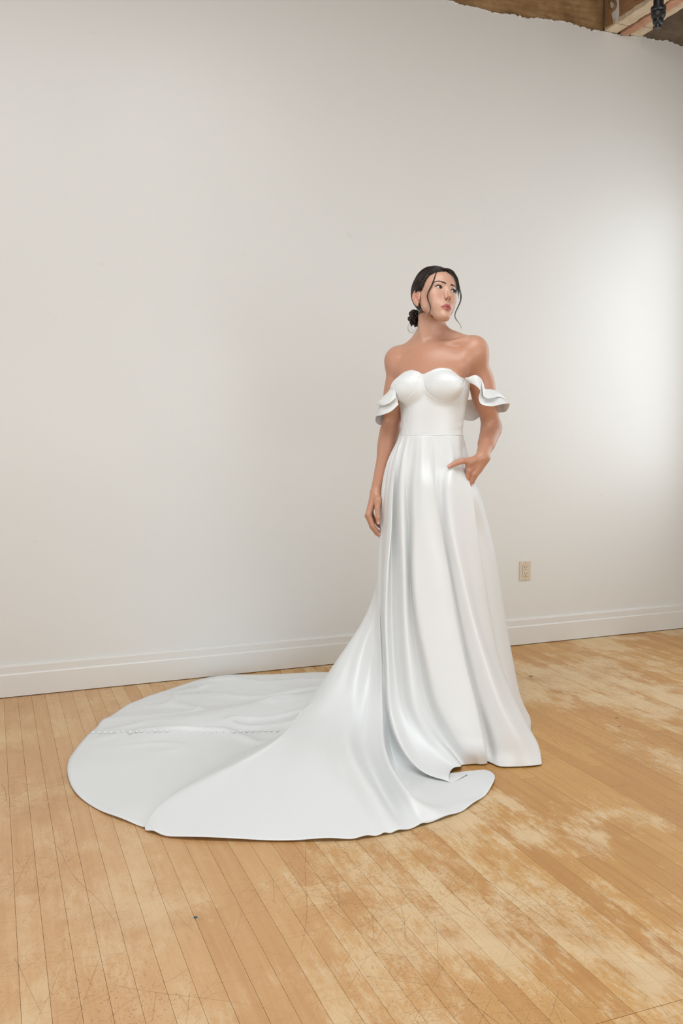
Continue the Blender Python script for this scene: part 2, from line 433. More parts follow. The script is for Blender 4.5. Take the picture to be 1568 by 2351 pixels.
# ---------------------------------------------------------------- satin
def satin_mat(name, col, woven=False):
    t = NT(name); p = t.obj()
    w = t.noise(t.map(p, (420, 420, 40)), 1.0, 0, 0.5)
    soft = t.noise(p, 5.0, 1, 0.5)
    t.set(Base_Color=col, Roughness=t.math('MULTIPLY_ADD', soft, 0.10, 0.37), Sheen_Weight=0.08, Sheen_Roughness=0.4)
    t.bsdf.inputs['IOR'].default_value = 1.68
    if woven:                                  # warp floats run from waist to hem; the gloss spreads across them
        t.set(Anisotropic=0.85, Tangent=t.n('ShaderNodeTangent', direction_type='UV_MAP', uv_map='weave').outputs[0], Roughness=0.42)
    t.bump(t.math('ADD', t.math('MULTIPLY', w, 0.10), soft), 0.10, 0.004)
    return t.m
M_SATIN = satin_mat('ivory_satin', (0.775, 0.78, 0.775, 1))
M_SKIRT = satin_mat('ivory_satin_cut_lengthwise', (0.775, 0.78, 0.775, 1), True)

# ---------------------------------------------------------------- skirt and train, lofted from folds
WC, WZ, WYAW = P(990, 997, 0.0), None, math.radians(-18)
WZ = WC[2]
def waist(theta):
    """point on the waist seam; theta 0 = her front, +90 = picture right"""
    a = math.radians(theta); x, y = 0.121 * math.sin(a), -0.094 * math.cos(a)
    c, s = math.cos(WYAW), math.sin(WYAW)
    return np.array([WC[0] + c * x - s * y, WC[1] + 0.0 + s * x + c * y, WZ])
H = lambda *a: ('h',) + a
def curve(theta, hang, flo):
    """hang: hanging points, flo: points on the floor (hem last)"""
    return ([waist(theta)] + [np.array(q) for q in hang], [np.array(q) for q in flo])
C = []
# -- right outline (side seam, back) and the groove of the pocket
C.append(curve(104, [P(1077, 1060, .03), P(1097, 1120, .05), P(1124, 1220, .06), P(1145, 1320, .07), P(1160, 1420, .08), P(1178, 1520, .10), P(1194, 1600, .12)], [P(1206, 1628, .135), P(1216, 1648, .145), PF(1217, 1668)]))
C.append(curve(92, [P(1070, 1060, -.015), P(1092, 1118, -.060), P(1110, 1220, -.03), P(1130, 1320, -.01), P(1145, 1420, .0), P(1164, 1520, .01), P(1184, 1600, .03)], [P(1196, 1636, .045), P(1203, 1660, .05), PF(1206, 1690)]))
C.append(curve(80, [P(1061, 1060, -.04), P(1080, 1124, -.075), P(1092, 1220, -.06), P(1108, 1320, -.06), P(1124, 1420, -.06), P(1143, 1520, -.05), P(1168, 1600, -.04)], [P(1190, 1650, -.03), P(1198, 1680, -.03), PF(1204, 1705)]))
# -- pocket edge, front panel E (right front)
C.append(curve(70, [P(1062, 1060, -.075), P(1079, 1120, -.10), P(1094, 1220, -.115), P(1110, 1320, -.12), P(1126, 1420, -.125), P(1148, 1520, -.14), P(1184, 1610, -.16)], [P(1214, 1670, -.19), P(1236, 1712, -.22), PF(1243, 1750)]))
C.append(curve(58, [P(1048, 1060, -.105), P(1054, 1120, -.145), P(1066, 1220, -.165), P(1082, 1320, -.175), P(1102, 1420, -.19), P(1132, 1520, -.21), P(1172, 1620, -.235)], [P(1207, 1690, -.262), P(1226, 1730, -.275), PF(1232, 1757)]))
C.append(curve(46, [P(1035, 1060, -.118), P(1030, 1120, -.165), P(1040, 1220, -.20), P(1062, 1320, -.22), P(1086, 1420, -.24), P(1116, 1520, -.262), P(1150, 1620, -.285)], [P(1180, 1690, -.298), P(1190, 1730, -.305), PF(1194, 1760)]))
C.append(curve(36, [P(1020, 1060, -.112), P(1016, 1120, -.150), P(1024, 1220, -.18), P(1043, 1320, -.205), P(1063, 1420, -.225), P(1088, 1520, -.250), P(1116, 1620, -.272)], [P(1136, 1690, -.288), P(1144, 1730, -.297), PF(1148, 1760)]))
C.append(curve(27, [P(1008, 1060, -.108), P(1007, 1120, -.144), P(1016, 1220, -.168), P(1034, 1320, -.190), P(1052, 1420, -.207), P(1074, 1520, -.228), P(1101, 1620, -.252)], [P(1118, 1690, -.252), P(1125, 1728, -.262), PF(1128, 1752)]))
# -- deep groove between E and D, then panel D (front)
C.append(curve(18, [P(994, 1060, -.114), P(997, 1120, -.150), P(1011, 1220, -.174), P(1029, 1320, -.193), P(1045, 1420, -.208), P(1066, 1520, -.226), P(1091, 1620, -.248)], [P(1106, 1690, -.262), P(1112, 1725, -.268), PF(1116, 1748)]))
C.append(curve(13, [P(991, 1060, -.122), P(999, 1120, -.165), P(1014, 1220, -.19), P(1031, 1320, -.21), P(1047, 1420, -.225), P(1068, 1520, -.245), P(1093, 1620, -.272)], [P(1109, 1690, -.292), P(1116, 1728, -.303), PF(1118, 1753)]))
C.append(curve(5, [P(978, 1060, -.128), P(982, 1120, -.175), P(992, 1220, -.208), P(1006, 1320, -.228), P(1020, 1420, -.245), P(1038, 1520, -.265), P(1062, 1620, -.290)], [P(1086, 1690, -.308), P(1100, 1728, -.315), PF(1104, 1755)]))
C.append(curve(-5, [P(963, 1060, -.122), P(960, 1120, -.162), P(963, 1220, -.195), P(966, 1320, -.222), P(976, 1420, -.248), P(994, 1520, -.275), P(1020, 1620, -.302)], [P(1056, 1690, -.318), P(1080, 1728, -.322), PF(1090, 1754)]))
C.append(curve(-14, [P(951, 1060, -.110), P(946, 1120, -.145), P(948, 1220, -.178), P(949, 1320, -.210), P(959, 1420, -.240), P(979, 1520, -.270), P(1004, 1620, -.298)], [P(1042, 1690, -.316), P(1066, 1726, -.322), PF(1076, 1755)]))
# -- groove CD
C.append(curve(-22, [P(937, 1060, -.088), P(935, 1120, -.105), P(940, 1220, -.125), P(942, 1320, -.15), P(948, 1420, -.18), P(963, 1520, -.21), P(984, 1620, -.245)], [P(1014, 1690, -.282), P(1040, 1728, -.305), PF(1060, 1757)]))
# -- fold C2 and the rolled lip of the hem
C.append(curve(-30, [P(928, 1060, -.092), P(924, 1120, -.122), P(925, 1220, -.155), P(928, 1320, -.18), P(930, 1420, -.205), P(938, 1520, -.235), P(954, 1620, -.27)], [P(990, 1688, -.315), P(1030, 1730, -.345), P(1058, 1760, -.362)]))
C.append(curve(-37, [P(919, 1060, -.075), P(911, 1120, -.085), P(909, 1220, -.10), P(910, 1320, -.125), P(911, 1420, -.15), P(917, 1520, -.19), P(934, 1630, -.245)], [P(970, 1700, -.315), P(1006, 1742, -.365), P(1040, 1764, -.385)]))
C.append(curve(-44, [P(912, 1060, -.062), P(903, 1120, -.068), P(899, 1220, -.08), P(898, 1320, -.105), P(899, 1420, -.13), P(904, 1520, -.17), P(918, 1630, -.235)], [P(948, 1712, -.335), P(990, 1756, -.405), P(1032, 1777, -.440)]))
C.append(curve(-50, [P(907, 1060, -.072), P(902, 1120, -.095), P(898, 1220, -.12), P(890, 1320, -.145), P(886, 1420, -.165), P(890, 1520, -.205), P(897, 1630, -.27)], [P(920, 1712, -.37), P(970, 1773, -.46), PF(1038, 1797, .008)]))
C.append(curve(-57, [P(902, 1060, -.060), P(893, 1120, -.075), P(887, 1220, -.09), P(880, 1320, -.11), P(879, 1420, -.125), P(884, 1520, -.165), P(890, 1630, -.235)], [PF(914, 1730, .042), PF(985, 1776, .008), PF(1104, 1768)]))
C.append(curve(-62, [P(898, 1060, -.045), P(889, 1120, -.05), P(883, 1220, -.05), P(879, 1320, -.06), P(878, 1420, -.07), P(883, 1520, -.115), P(888, 1630, -.215)], [PF(908, 1752, .012), PF(985, 1800, .008), PF(1136, 1783)]))
C.append(curve(-67, [P(895, 1060, -.035), P(884, 1120, -.035), P(878, 1220, -.03), P(876, 1320, -.035), P(876, 1420, -.05), P(881, 1520, -.105), P(885, 1630, -.215)], [PF(903, 1765, .010), PF(968, 1822, .008), PF(1118, 1822)]))
C.append(curve(-72, [P(893, 1060, -.025), P(881, 1120, -.025), P(875, 1220, -.015), P(872, 1320, -.02), P(873, 1420, -.035), P(878, 1520, -.10), P(881, 1640, -.24)], [PF(896, 1760, .030), PF(958, 1838, .014), PF(1062, 1862)]))
# -- fold B
C.append(curve(-78, [P(892, 1060, -.012), P(879, 1120, -.012), P(874, 1220, -.008), P(870, 1320, -.012), P(871, 1410, -.035), P(874, 1530, -.115), P(875, 1650, -.275)], [PF(892, 1748, .102), PF(940, 1828, .062), PF(986, 1889)]))
C.append(curve(-84, [P(891, 1060, .0), P(878, 1120, .0), P(873, 1220, .003), P(868, 1320, .004), P(866, 1410, -.02), P(866, 1530, -.095), P(863, 1650, -.262)], [PF(876, 1752, .084), PF(918, 1835, .040), PF(958, 1898)]))
C.append(curve(-90, [P(891, 1060, .012), P(878, 1120, .015), P(873, 1220, .02), P(868, 1320, .02), P(860, 1410, -.005), P(850, 1530, -.075), P(838, 1650, -.232)], [PF(846, 1754, .066), PF(886, 1838, .018), PF(932, 1906)]))
# -- fold A
C.append(curve(-96, [P(892, 1060, .022), P(879, 1120, .03), P(874, 1220, .035), P(869, 1320, .035), P(854, 1410, .01), P(822, 1525, -.085), P(804, 1655, -.27)], [PF(812, 1745, .120), PF(848, 1816, .075), PF(902, 1912)]))
C.append(curve(-101, [P(893, 1060, .03), P(880, 1120, .04), P(875, 1220, .045), P(870, 1320, .045), P(850, 1410, .02), P(806, 1525, -.065), P(780, 1650, -.262)], [PF(782, 1748, .108), PF(812, 1828, .050), PF(870, 1918)]))
C.append(curve(-106, [P(894, 1060, .04), P(881, 1120, .05), P(876, 1220, .055), P(870, 1320, .055), P(846, 1410, .03), P(794, 1520, -.05), P(754, 1642, -.240)], [PF(748, 1746, .094), PF(764, 1825, .044), PF(784, 1875, .020), PF(808, 1926, .006)]))
C.append(curve(-113, [P(896, 1060, .05), P(883, 1120, .06), P(877, 1220, .065), P(870, 1320, .065), P(843, 1410, .04), P(785, 1515, -.03), P(730, 1627, -.190)], [PF(696, 1735, .096), PF(680, 1815, .046), PF(686, 1868, .022), PF(700, 1929, .006)]))
C.append(curve(-120, [P(897, 1060, .055), P(884, 1120, .07), P(878, 1220, .075), P(870, 1320, .075), P(841, 1410, .055), P(780, 1512, -.01), P(718, 1612, -.12)], [PF(655, 1722, .098), PF(605, 1805, .046), PF(588, 1865, .022), PF(570, 1929, .006)]))
C.append(curve(-128, [P(899, 1060, .06), P(886, 1120, .08), P(880, 1220, .085), P(871, 1320, .09), P(841, 1410, .075), P(777, 1512, .01), P(713, 1608, -.08)], [PF(640, 1704, .106), PF(545, 1775, .060), PF(455, 1850, .024), PF(400, 1922, .006)]))
# -- ridge Z: edge of the raised near side
C.append(curve(-136, [P(901, 1060, .065), P(889, 1120, .09), P(882, 1220, .10), P(872, 1320, .105), P(841, 1412, .095), P(777, 1512, .04), P(712, 1604, -.04)], [PF(645, 1690, .115), PF(560, 1745, .082), PF(470, 1792, .056), PF(395, 1836, .034), PF(352, 1878, .016), PF(343, 1909, .005)]))
C.append(curve(-144, [(-.125, .09, 1.0), (-.15, .11, .85), (-.18, .125, .68), (-.225, .135, .52), (-.29, .13, .38), (-.37, .10, .24), (-.455, .045, .115)], [(-.53, -.04, .035), PF(520, 1745, .012), PF(400, 1815, .008), PF(325, 1898)]))
# -- flat train behind the ridge, centre back with the buttons
C.append(curve(-152, [(-.12, .105, 1.0), (-.145, .13, .85), (-.18, .15, .68), (-.225, .165, .52), (-.29, .17, .38), (-.375, .16, .23), (-.47, .12, .09)], [(-.60, .04, .018), PF(400, 1755, .008), PF(232, 1863)]))
C.append(curve(-160, [(-.112, .115, 1.0), (-.138, .145, .85), (-.175, .17, .68), (-.22, .19, .52), (-.285, .205, .38), (-.37, .21, .23), (-.47, .19, .085)], [(-.60, .12, .016), PZ(370, 1736, .012), PF(166, 1811)]))
C.append(curve(-168, [(-.10, .125, 1.0), (-.13, .16, .85), (-.165, .19, .68), (-.21, .215, .52), (-.275, .24, .38), (-.36, .25, .23), (-.47, .25, .08)], [(-.60, .20, .024), PZ(360, 1710, .018), PF(160, 1742)]))
C.append(curve(-176, [(-.085, .13, 1.0), (-.115, .17, .85), (-.15, .205, .68), (-.19, .24, .52), (-.25, .27, .38), (-.34, .29, .23), (-.46, .30, .08)], [(-.60, .26, .036), PZ(360, 1690, .030), PF(211, 1682)]))
C.append(curve(-182, [(-.07, .135, 1.0), (-.095, .175, .85), (-.125, .22, .68), (-.165, .26, .52), (-.22, .30, .38), (-.31, .335, .23), (-.44, .365, .08)], [(-.60, .36, .042), PZ(388, 1664, .036), PF(246, 1650)]))
C.append(curve(-190, [(-.05, .135, 1.0), (-.07, .18, .85), (-.095, .23, .68), (-.13, .28, .52), (-.18, .33, .38), (-.26, .385, .23), (-.39, .44, .08)], [(-.58, .48, .022), PZ(430, 1634, .018), PF(330, 1605)]))
C.append(curve(-200, [(-.025, .135, 1.0), (-.04, .185, .85), (-.06, .24, .68), (-.085, .295, .52), (-.125, .355, .38), (-.19, .43, .23), (-.31, .52, .08)], [(-.50, .60, .022), PF(520, 1592, .012), PF(470, 1561)]))
C.append(curve(-210, [(.0, .13, 1.0), (-.01, .18, .85), (-.025, .24, .68), (-.045, .30, .52), (-.075, .365, .38), (-.125, .45, .23), (-.23, .56, .08)], [(-.40, .68, .016), PF(620, 1570, .012), PF(600, 1550)]))
C.append(curve(-220, [(.03, .12, 1.0), (.03, .17, .85), (.025, .23, .68), (.015, .295, .52), (-.005, .365, .38), (-.04, .455, .23), (-.11, .575, .08)], [(-.25, .71, .014), (-.40, .81, .008), PF(760, 1547)]))
C.append(curve(-229, [(.06, .105, 1.0), (.075, .15, .85), (.085, .20, .68), (.09, .26, .52), (.09, .325, .38), (.075, .41, .23), (.03, .52, .08)], [(-.06, .64, .012), (-.13, .73, .008), (-.17, .79, .004)]))
C.append(curve(-238, [(.085, .085, 1.0), (.11, .12, .85), (.135, .16, .68), (.155, .205, .52), (.17, .26, .38), (.18, .33, .23), (.165, .42, .08)], [(.13, .50, .014), (.10, .57, .008), (.08, .62, .004)]))
C.append(curve(-247, [(.115, .065, 1.0), (.145, .085, .85), (.18, .11, .68), (.21, .14, .52), (.235, .18, .38), (.26, .23, .23), (.27, .29, .08)], [(.27, .335, .02), (.265, .365, .010), (.26, .39, .004)]))

NH, NF, SUB = 110, 80, 10                       # rows hanging, rows on the floor, columns between folds
def loft(curves):
    rows = []
    for hang, flo in curves:
        full = catmull(hang + flo, 400)
        # split at the landing point so that rows correspond between neighbours
        d = np.linalg.norm(full - hang[-1], axis=1); k = int(np.argmin(d))
        def rs(seg, n):
            L = np.concatenate([[0], np.cumsum(np.linalg.norm(np.diff(seg, axis=0), axis=1))]); s = np.linspace(0, L[-1], n)
            return np.stack([np.interp(s, L, seg[:, i]) for i in range(3)], 1)
        rows.append(np.concatenate([rs(full[:k + 1], NH), rs(full[k:], NF + 1)[1:]]))
    G = np.array(rows)                         # curves x rows x 3
    m = len(G)
    ch = np.linalg.norm(np.roll(G, -1, axis=0) - G, axis=2).mean(axis=1) ** 0.5 + 1e-4
    out = []
    for i in range(m):
        p0, p1, p2, p3 = G[i - 1], G[i], G[(i + 1) % m], G[(i + 2) % m]
        d0, d1, d2 = ch[i - 1], ch[i], ch[(i + 1) % m]
        t1 = ((p1 - p0) / d0 * d1 + (p2 - p1) / d1 * d0) / (d0 + d1)
        t2 = ((p2 - p1) / d1 * d2 + (p3 - p2) / d2 * d1) / (d1 + d2)
        for s in np.arange(SUB) / SUB:
            out.append((2*s**3 - 3*s**2 + 1) * p1 + (s**3 - 2*s**2 + s) * d1 * t1 + (-2*s**3 + 3*s**2) * p2 + (s**3 - s**2) * d1 * t2)
    return np.array(out)                       # columns x rows x 3
def vnoise(p, freq, seed):
    """smooth value noise, p (...,3)"""
    q = p * freq + seed * 17.31; i = np.floor(q).astype(np.int64); f = q - i; f = f * f * (3 - 2 * f)
    def hsh(a): 
        n = (a[..., 0] * 374761393 + a[..., 1] * 668265263 + a[..., 2] * 2147483647 + seed * 97) & 0x7fffffff
        n = ((n ^ (n >> 13)) * 1274126177) & 0x7fffffff; return ((n ^ (n >> 16)) & 0xffff) / 65535.0
    r = 0
    for dx in (0, 1):
        for dy in (0, 1):
            for dz in (0, 1):
                w = (f[..., 0] if dx else 1 - f[..., 0]) * (f[..., 1] if dy else 1 - f[..., 1]) * (f[..., 2] if dz else 1 - f[..., 2])
                r = r + w * hsh(i + np.array([dx, dy, dz]))
    return r * 2 - 1
SK = loft(C)
nc, nr = SK.shape[:2]
# even out the folds a little, keep hem and waist
for _ in range(1):
    S2 = (np.roll(SK, 1, 0) + np.roll(SK, -1, 0) + 2 * SK) / 4; SK = S2
    SK[:, 1:-1] = (SK[:, :-2] + SK[:, 2:] + 2 * SK[:, 1:-1]) / 4
# soft gathers below the waist seam
rr = np.arange(nr)[None, :] / NH
an0 = np.arange(nc)[:, None] / SUB
env = np.clip(rr / 0.10, 0, 1) * np.clip((0.62 - rr) / 0.45, 0, 1)
gath = np.sin(an0 * 3.1 + 1.5 * np.sin(an0 * 0.9)) * 0.7 + 0.25 * np.sin(an0 * 5.3 + 2.0)
axis = np.array([WC[0], 0.0]); od = SK[..., :2] - axis; od /= np.linalg.norm(od, axis=2, keepdims=True)
SK[..., :2] += od * (0.0036 * env * gath)[..., None]
# creases where the train lies on the boards, strongest on its far side
fl = np.clip((np.arange(nr) - NH + 6) / 20.0, 0, 1)[None, :] * np.clip((nr - 1 - np.arange(nr)) / 6.0, 0.25, 1)[None, :]
far = np.clip((-0.15 - SK[..., 0]) / 0.3, 0, 1) * np.clip((SK[..., 1] + 0.35) / 0.3, 0, 1)
_cb = np.array([0.78, 0.33]) / math.hypot(0.78, 0.33)
dcb = np.abs((SK[..., 0] + 1.38) * -_cb[1] + (SK[..., 1] + 0.07) * _cb[0])
far = far * (0.15 + 0.85 * np.clip((dcb - 0.02) / 0.07, 0, 1))
w1 = vnoise(np.stack([SK[..., 0] * 0.55 + SK[..., 1] * 0.5, SK[..., 1] * 1.5 - SK[..., 0] * 0.5, SK[..., 2] * 0], -1), 6.0, 1)
w2 = vnoise(np.stack([SK[..., 0] * 0.8 - SK[..., 1] * 0.8, SK[..., 1] * 1.2 + SK[..., 0] * 0.4, SK[..., 2] * 0], -1), 13.0, 2)
ridge1 = np.maximum(0, 0.32 - np.abs(w1)) / 0.32
SK[..., 2] += fl * (far * (0.016 * ridge1 ** 2 + 0.006 * (w2 + 1) * 0.5) + 0.0015 * (w1 + 1))
# hem ripples
hemk = np.clip((np.arange(nr) - nr + 9) / 8.0, 0, 1)[None, :]
an = np.arange(nc)[:, None]
SK[..., 2] += hemk * 0.006 * (0.5 + 0.5 * np.sin(an * 0.5 + 2 * np.sin(an * 0.12))) * ((SK[..., 1] < -0.42) | (SK[..., 0] < -0.25))
SK[..., 2] = np.maximum(SK[..., 2], 0.0035)
idx = np.arange(nc * nr).reshape(nc, nr)
nxt = np.roll(idx, -1, 0)
SKF = np.stack([idx[:, :-1], idx[:, 1:], nxt[:, 1:], nxt[:, :-1]], -1).reshape(-1, 4)
dress = mesh_obj('wedding_dress', SK.reshape(-1, 3), SKF, M_SKIRT, person, smooth=True)
ci = np.arange(nc)[:, None] / nc + np.zeros((1, nr - 1)); ri = np.arange(nr - 1)[None, :] / nr + np.zeros((nc, 1))
uvl = dress.data.uv_layers.new(name='weave')
uvl.data.foreach_set('uv', np.stack([np.stack([ci, ri], -1), np.stack([ci, ri + 1 / nr], -1), np.stack([ci + 1 / nc, ri + 1 / nr], -1), np.stack([ci + 1 / nc, ri], -1)], 2).astype(np.float32).ravel())
tag(dress, 'full white satin skirt with a long round train spread on the floor')
_s = dress.modifiers.new('thickness', 'SOLIDIFY'); _s.thickness = 0.0022; _s.offset = 0.0

# ================================================================= body: one surface grown from a distance field
F32 = np.float32
def rcone(X, a, b, ra, rb):
    a = np.asarray(a, F32); b = np.asarray(b, F32); ab = b - a
    t = np.clip(((X - a) @ ab) / max(float(ab @ ab), 1e-9), 0, 1)
    return np.linalg.norm(X - a - t[:, None] * ab, axis=1) - (ra + (rb - ra) * t)
def ell(X, c, r, R=None):
    p = X - np.asarray(c, F32)
    if R is not None: p = p @ np.asarray(R, F32)
    r = np.asarray(r, F32); k0 = np.linalg.norm(p / r, axis=1); k1 = np.linalg.norm(p / (r * r), axis=1) + 1e-6
    return k0 * (k0 - 1) / k1
def smin(a, b, k):
    h = np.clip(0.5 + 0.5 * (b - a) / k, 0, 1); return b + (a - b) * h - k * h * (1 - h)
def smax(a, b, k): return -smin(-a, -b, k)
def rotz(a): c, s = math.cos(a), math.sin(a); return np.array([[c, -s, 0], [s, c, 0], [0, 0, 1.0]])
def rotx(a): c, s = math.cos(a), math.sin(a); return np.array([[1, 0, 0], [0, c, -s], [0, s, c]])
def roty(a): c, s = math.cos(a), math.sin(a); return np.array([[c, 0, s], [0, 1, 0], [-s, 0, c]])

# ---- head, in millimetres: x her left, y forward, z up, origin midway between the ears at eye height
HEAD_O = np.array([-0.0096, 0.0, 1.7057]); HEAD_S = 1.008e-3
_HR = rotz(0.54396) @ roty(0.18645) @ rotx(-0.22796) @ np.diag([-1.0, -1.0, 1.0])
HEAD_R = _HR @ np.diag([-1.0, 1, 1])                        # columns: her left, forward, up  (in local axes)
def to_head(X): return ((X - HEAD_O.astype(F32)) @ HEAD_R.astype(F32)) / F32(HEAD_S)
def from_head(p): return HEAD_O + (np.asarray(p, float) * HEAD_S) @ HEAD_R.T
EYE = np.array([30.5, 67.0, 0.0]); EYE_R = 12.0
def lid_curve(x):
    """upper and lower edge of the open eye, x measured outward from the eye centre (mm)"""
    u = np.clip((x + 0.5) / 12.8, -1, 1)
    return 6.5 * np.sqrt(np.clip(1 - u * u, 0, 1)) * (1 - 0.12 * u) + 0.10 * x, -4.4 * (1 - u * u) + 0.10 * x
def head_sdf(p, ears=True, face=True):
    ax = np.abs(p[:, 0]); q = np.stack([ax, p[:, 1], p[:, 2]], 1)          # mirror
    d = ell(p, (0, -8, 28), (71, 90, 78))
    d = smin(d, ell(p, (0, 30, 32), (61, 55, 52)), 18)                      # forehead
    d = smin(d, rcone(p, (0, 34, -18), (0, 52, -86), 52, 25), 22)           # face to chin
    d = smin(d, rcone(q, (40, 10, -54), (10, 68, -104), 13, 12), 24)        # jaw
    d = smin(d, rcone(q, (45, -2, -16), (40, 8, -52), 18, 14), 20)
    d = smin(d, ell(q, (38, 53, -22), (19, 17, 19)), 22)                    # cheekbone
    d = smin(d, ell(q, (29, 56, -54), (20, 20, 28)), 20)                    # cheek
    if face: d = face_sdf(p, q, ax, d)
    if ears: d = smin(d, ear_sdf(q), 3.5)
    return d
def face_sdf(p, q, ax, d):
    d = smin(d, rcone(q, (8, 83, 15), (40, 66, 16), 7, 6), 9)               # brow
    d = smin(d, ell(p, (0, 67, -68), (29, 24, 30)), 16)                     # muzzle
    d = smin(d, ell(p, (0, 76, -105), (17, 15, 13)), 12)                    # chin
    d = smax(d, -ell(q, (32, 92, 1), (14.5, 12.5, 10)), 9)                      # eye socket
    lid = ell(q, EYE, (14.4, 13.6, 13.6))
    d = smin(d, lid, 4.0)
    d = smin(d, rcone(q, (20, 78, 7.2), (42, 68, 7.5), 2.6, 2.4), 3.5)      # fold of the upper lid
    # nose
    d = smin(d, rcone(p, (0, 82, 9), (0, 100.5, -30), 6.0, 5.8), 13)
    d = smin(d, rcone(q, (5, 82, 0), (8, 89, -33), 5.0, 5.5), 8)            # flank of the nose
    d = smin(d, ell(p, (0, 102.8, -33.8), (6.6, 7.2, 6.4)), 6)
    d = smin(d, ell(q, (8.6, 92.5, -39.5), (4.9, 7.4, 5.8)), 4.5)
    d = smin(d, rcone(p, (0, 100.5, -39), (0, 90, -47.5), 2.8, 3.4), 4)
    d = smax(d, -rcone(q, (4.7, 100.0, -41.0), (5.8, 94.0, -45.5), 2.2, 3.0), 0.9)
    # lips
    d = smax(d, -ell(p, (0, 96, -57), (3, 5, 8)), 5)
    up = smin(rcone(q, (22.5, 82.5, -75.3), (5.0, 92.4, -69.0), 1.8, 5.4), rcone(q, (5.0, 92.4, -69.0), (0, 93.0, -70.8), 5.4, 4.6), 1.6)
    lo = smin(rcone(q, (21, 82.5, -77.2), (6, 90.4, -81.2), 1.8, 5.5), rcone(q, (6, 90.4, -81.2), (0, 90.8, -82.0), 5.5, 5.7), 2)
    d = smin(d, up, 1.8)
    d = smin(d, lo, 2.2)
    d = smax(d, -rcone(q, (23.5, 86.0, -76.0), (0, 98.6, -76.6), 0.7, 0.9), 1.2)
    d = smax(d, -ell(q, (25.0, 86, -76), (2.2, 3, 2.2)), 3)
    # eye opening
    up_z, lo_z = lid_curve(ax - EYE[0])
    slot = np.maximum(q[:, 2] - up_z, lo_z - q[:, 2]); slot = np.maximum(slot, np.abs(ax - 30.0) - 12.8)
    slot = np.maximum(slot, EYE[1] + 1 - q[:, 1])
    d = smax(d, -slot, 0.7)
    return d
def ear_sdf(q):
    er = rotz(math.radians(20))
    ear = ell(q, (72.8, -11, -19), (4.6, 14.5, 26), er)
    ear = smax(ear, -ell(q, (80, -14, -10), (6.5, 9, 14), er), 2.0)
    ear = smax(ear, -ell(q, (77, -4, -25), (7, 7.5, 9)), 2.0)
    rim = [(69, 5, -16), (71, 3, -2), (74, -6, 8), (77.5, -17, 8), (80, -25, -3), (79.5, -26, -17), (77, -22, -31), (74, -14, -42), (71, -4, -50)]
    for i in range(len(rim) - 1): ear = smin(ear, rcone(q, rim[i], rim[i + 1], 2.7, 2.7), 2.0)
    for a_, b_ in (((76, -14, 0), (78, -17.5, -14)), ((78, -17.5, -14), (75.5, -13, -33))): ear = smin(ear, rcone(q, a_, b_, 2.0, 2.2), 2.2)
    ear = smin(ear, ell(q, (71.5, -5, -45), (3.6, 7.5, 8.5)), 5)
    ear = smin(ear, rcone(q, (70, 4, -19), (70.5, 3, -29), 3.4, 3.6), 4)
    return ear

OPS = []
def U(fn, k, c, r): OPS.append(('u', fn, k, np.asarray(c, float), r))
def S_(fn, k, c, r): OPS.append(('s', fn, k, np.asarray(c, float), r))
def cap(a, b, ra, rb, k=0.02):
    a = np.asarray(a, float); b = np.asarray(b, float)
    U(lambda X: rcone(X, a, b, ra, rb), k, (a + b) / 2, np.linalg.norm(b - a) / 2 + max(ra, rb))
def blob(c, r, k=0.03, R=None): U(lambda X: ell(X, c, r, R), k, c, max(r))
def dent(c, r, k=0.01, R=None): S_(lambda X: ell(X, c, r, R), k, c, max(r))
TR = rotz(WYAW)
def T(x, y, z): return np.array([WC[0], WC[1], 0]) + TR @ np.array([x, y, 0]) + np.array([0, 0, z])
# torso (her own axes: x to her left, -y forward)
N_TORSO0 = len(OPS)
blob(T(0.004, 0.010, 1.375), (0.138, 0.092, 0.165), 0.03, TR)
blob(T(0.0, 0.004, 1.19), (0.112, 0.084, 0.13), 0.08, TR)
blob(T(0.0, 0.014, 1.02), (0.135, 0.098, 0.14), 0.08, TR)
for s in (-1, 1):
    blob(T(s * 0.066, -0.064, 1.365), (0.056, 0.036, 0.052), 0.025, TR)
N_TORSO1 = len(OPS)
blob(T(0.012, 0.022, 1.46), (0.128, 0.075, 0.075), 0.05, TR)
SHR, SHL = P(914, 829, 0.072), P(1089, 808, -0.018)
ELR, ELL_ = P(897, 985, 0.085), P(1129, 981, 0.085)
WRR, WRL = P(863, 1128, 0.02), P(1107, 1049, -0.058)
NB, NTp = P(987, 800, 0.045), P(993, 690, 0.030)
cap(NB, NTp, 0.056, 0.047, 0.035)
cap(P(962, 787, .055), P(916, 824, .072), 0.032, 0.030, 0.035)             # trapezius to the shoulders
cap(P(1022, 772, .035), P(1082, 797, .0), 0.032, 0.036, 0.035)
blob(SHR, (0.043, 0.043, 0.05), 0.035); blob(SHL, (0.0445, 0.047, 0.052), 0.035)
cap(P(935, 850, .035), SHR, 0.045, 0.036, 0.04); cap(P(1055, 838, -.04), SHL, 0.045, 0.038, 0.04)
# collar bones, throat
cap(P(962, 798, -.006), P(915, 808, .033), 0.009, 0.010, 0.016)
cap(P(988, 797, -.016), P(1070, 781, -.032), 0.009, 0.011, 0.016)
cap(P(972, 797, -.004), P(968, 722, .008), 0.009, 0.011, 0.018)
cap(P(985, 796, -.004), P(1012, 732, .050), 0.007, 0.010, 0.022)
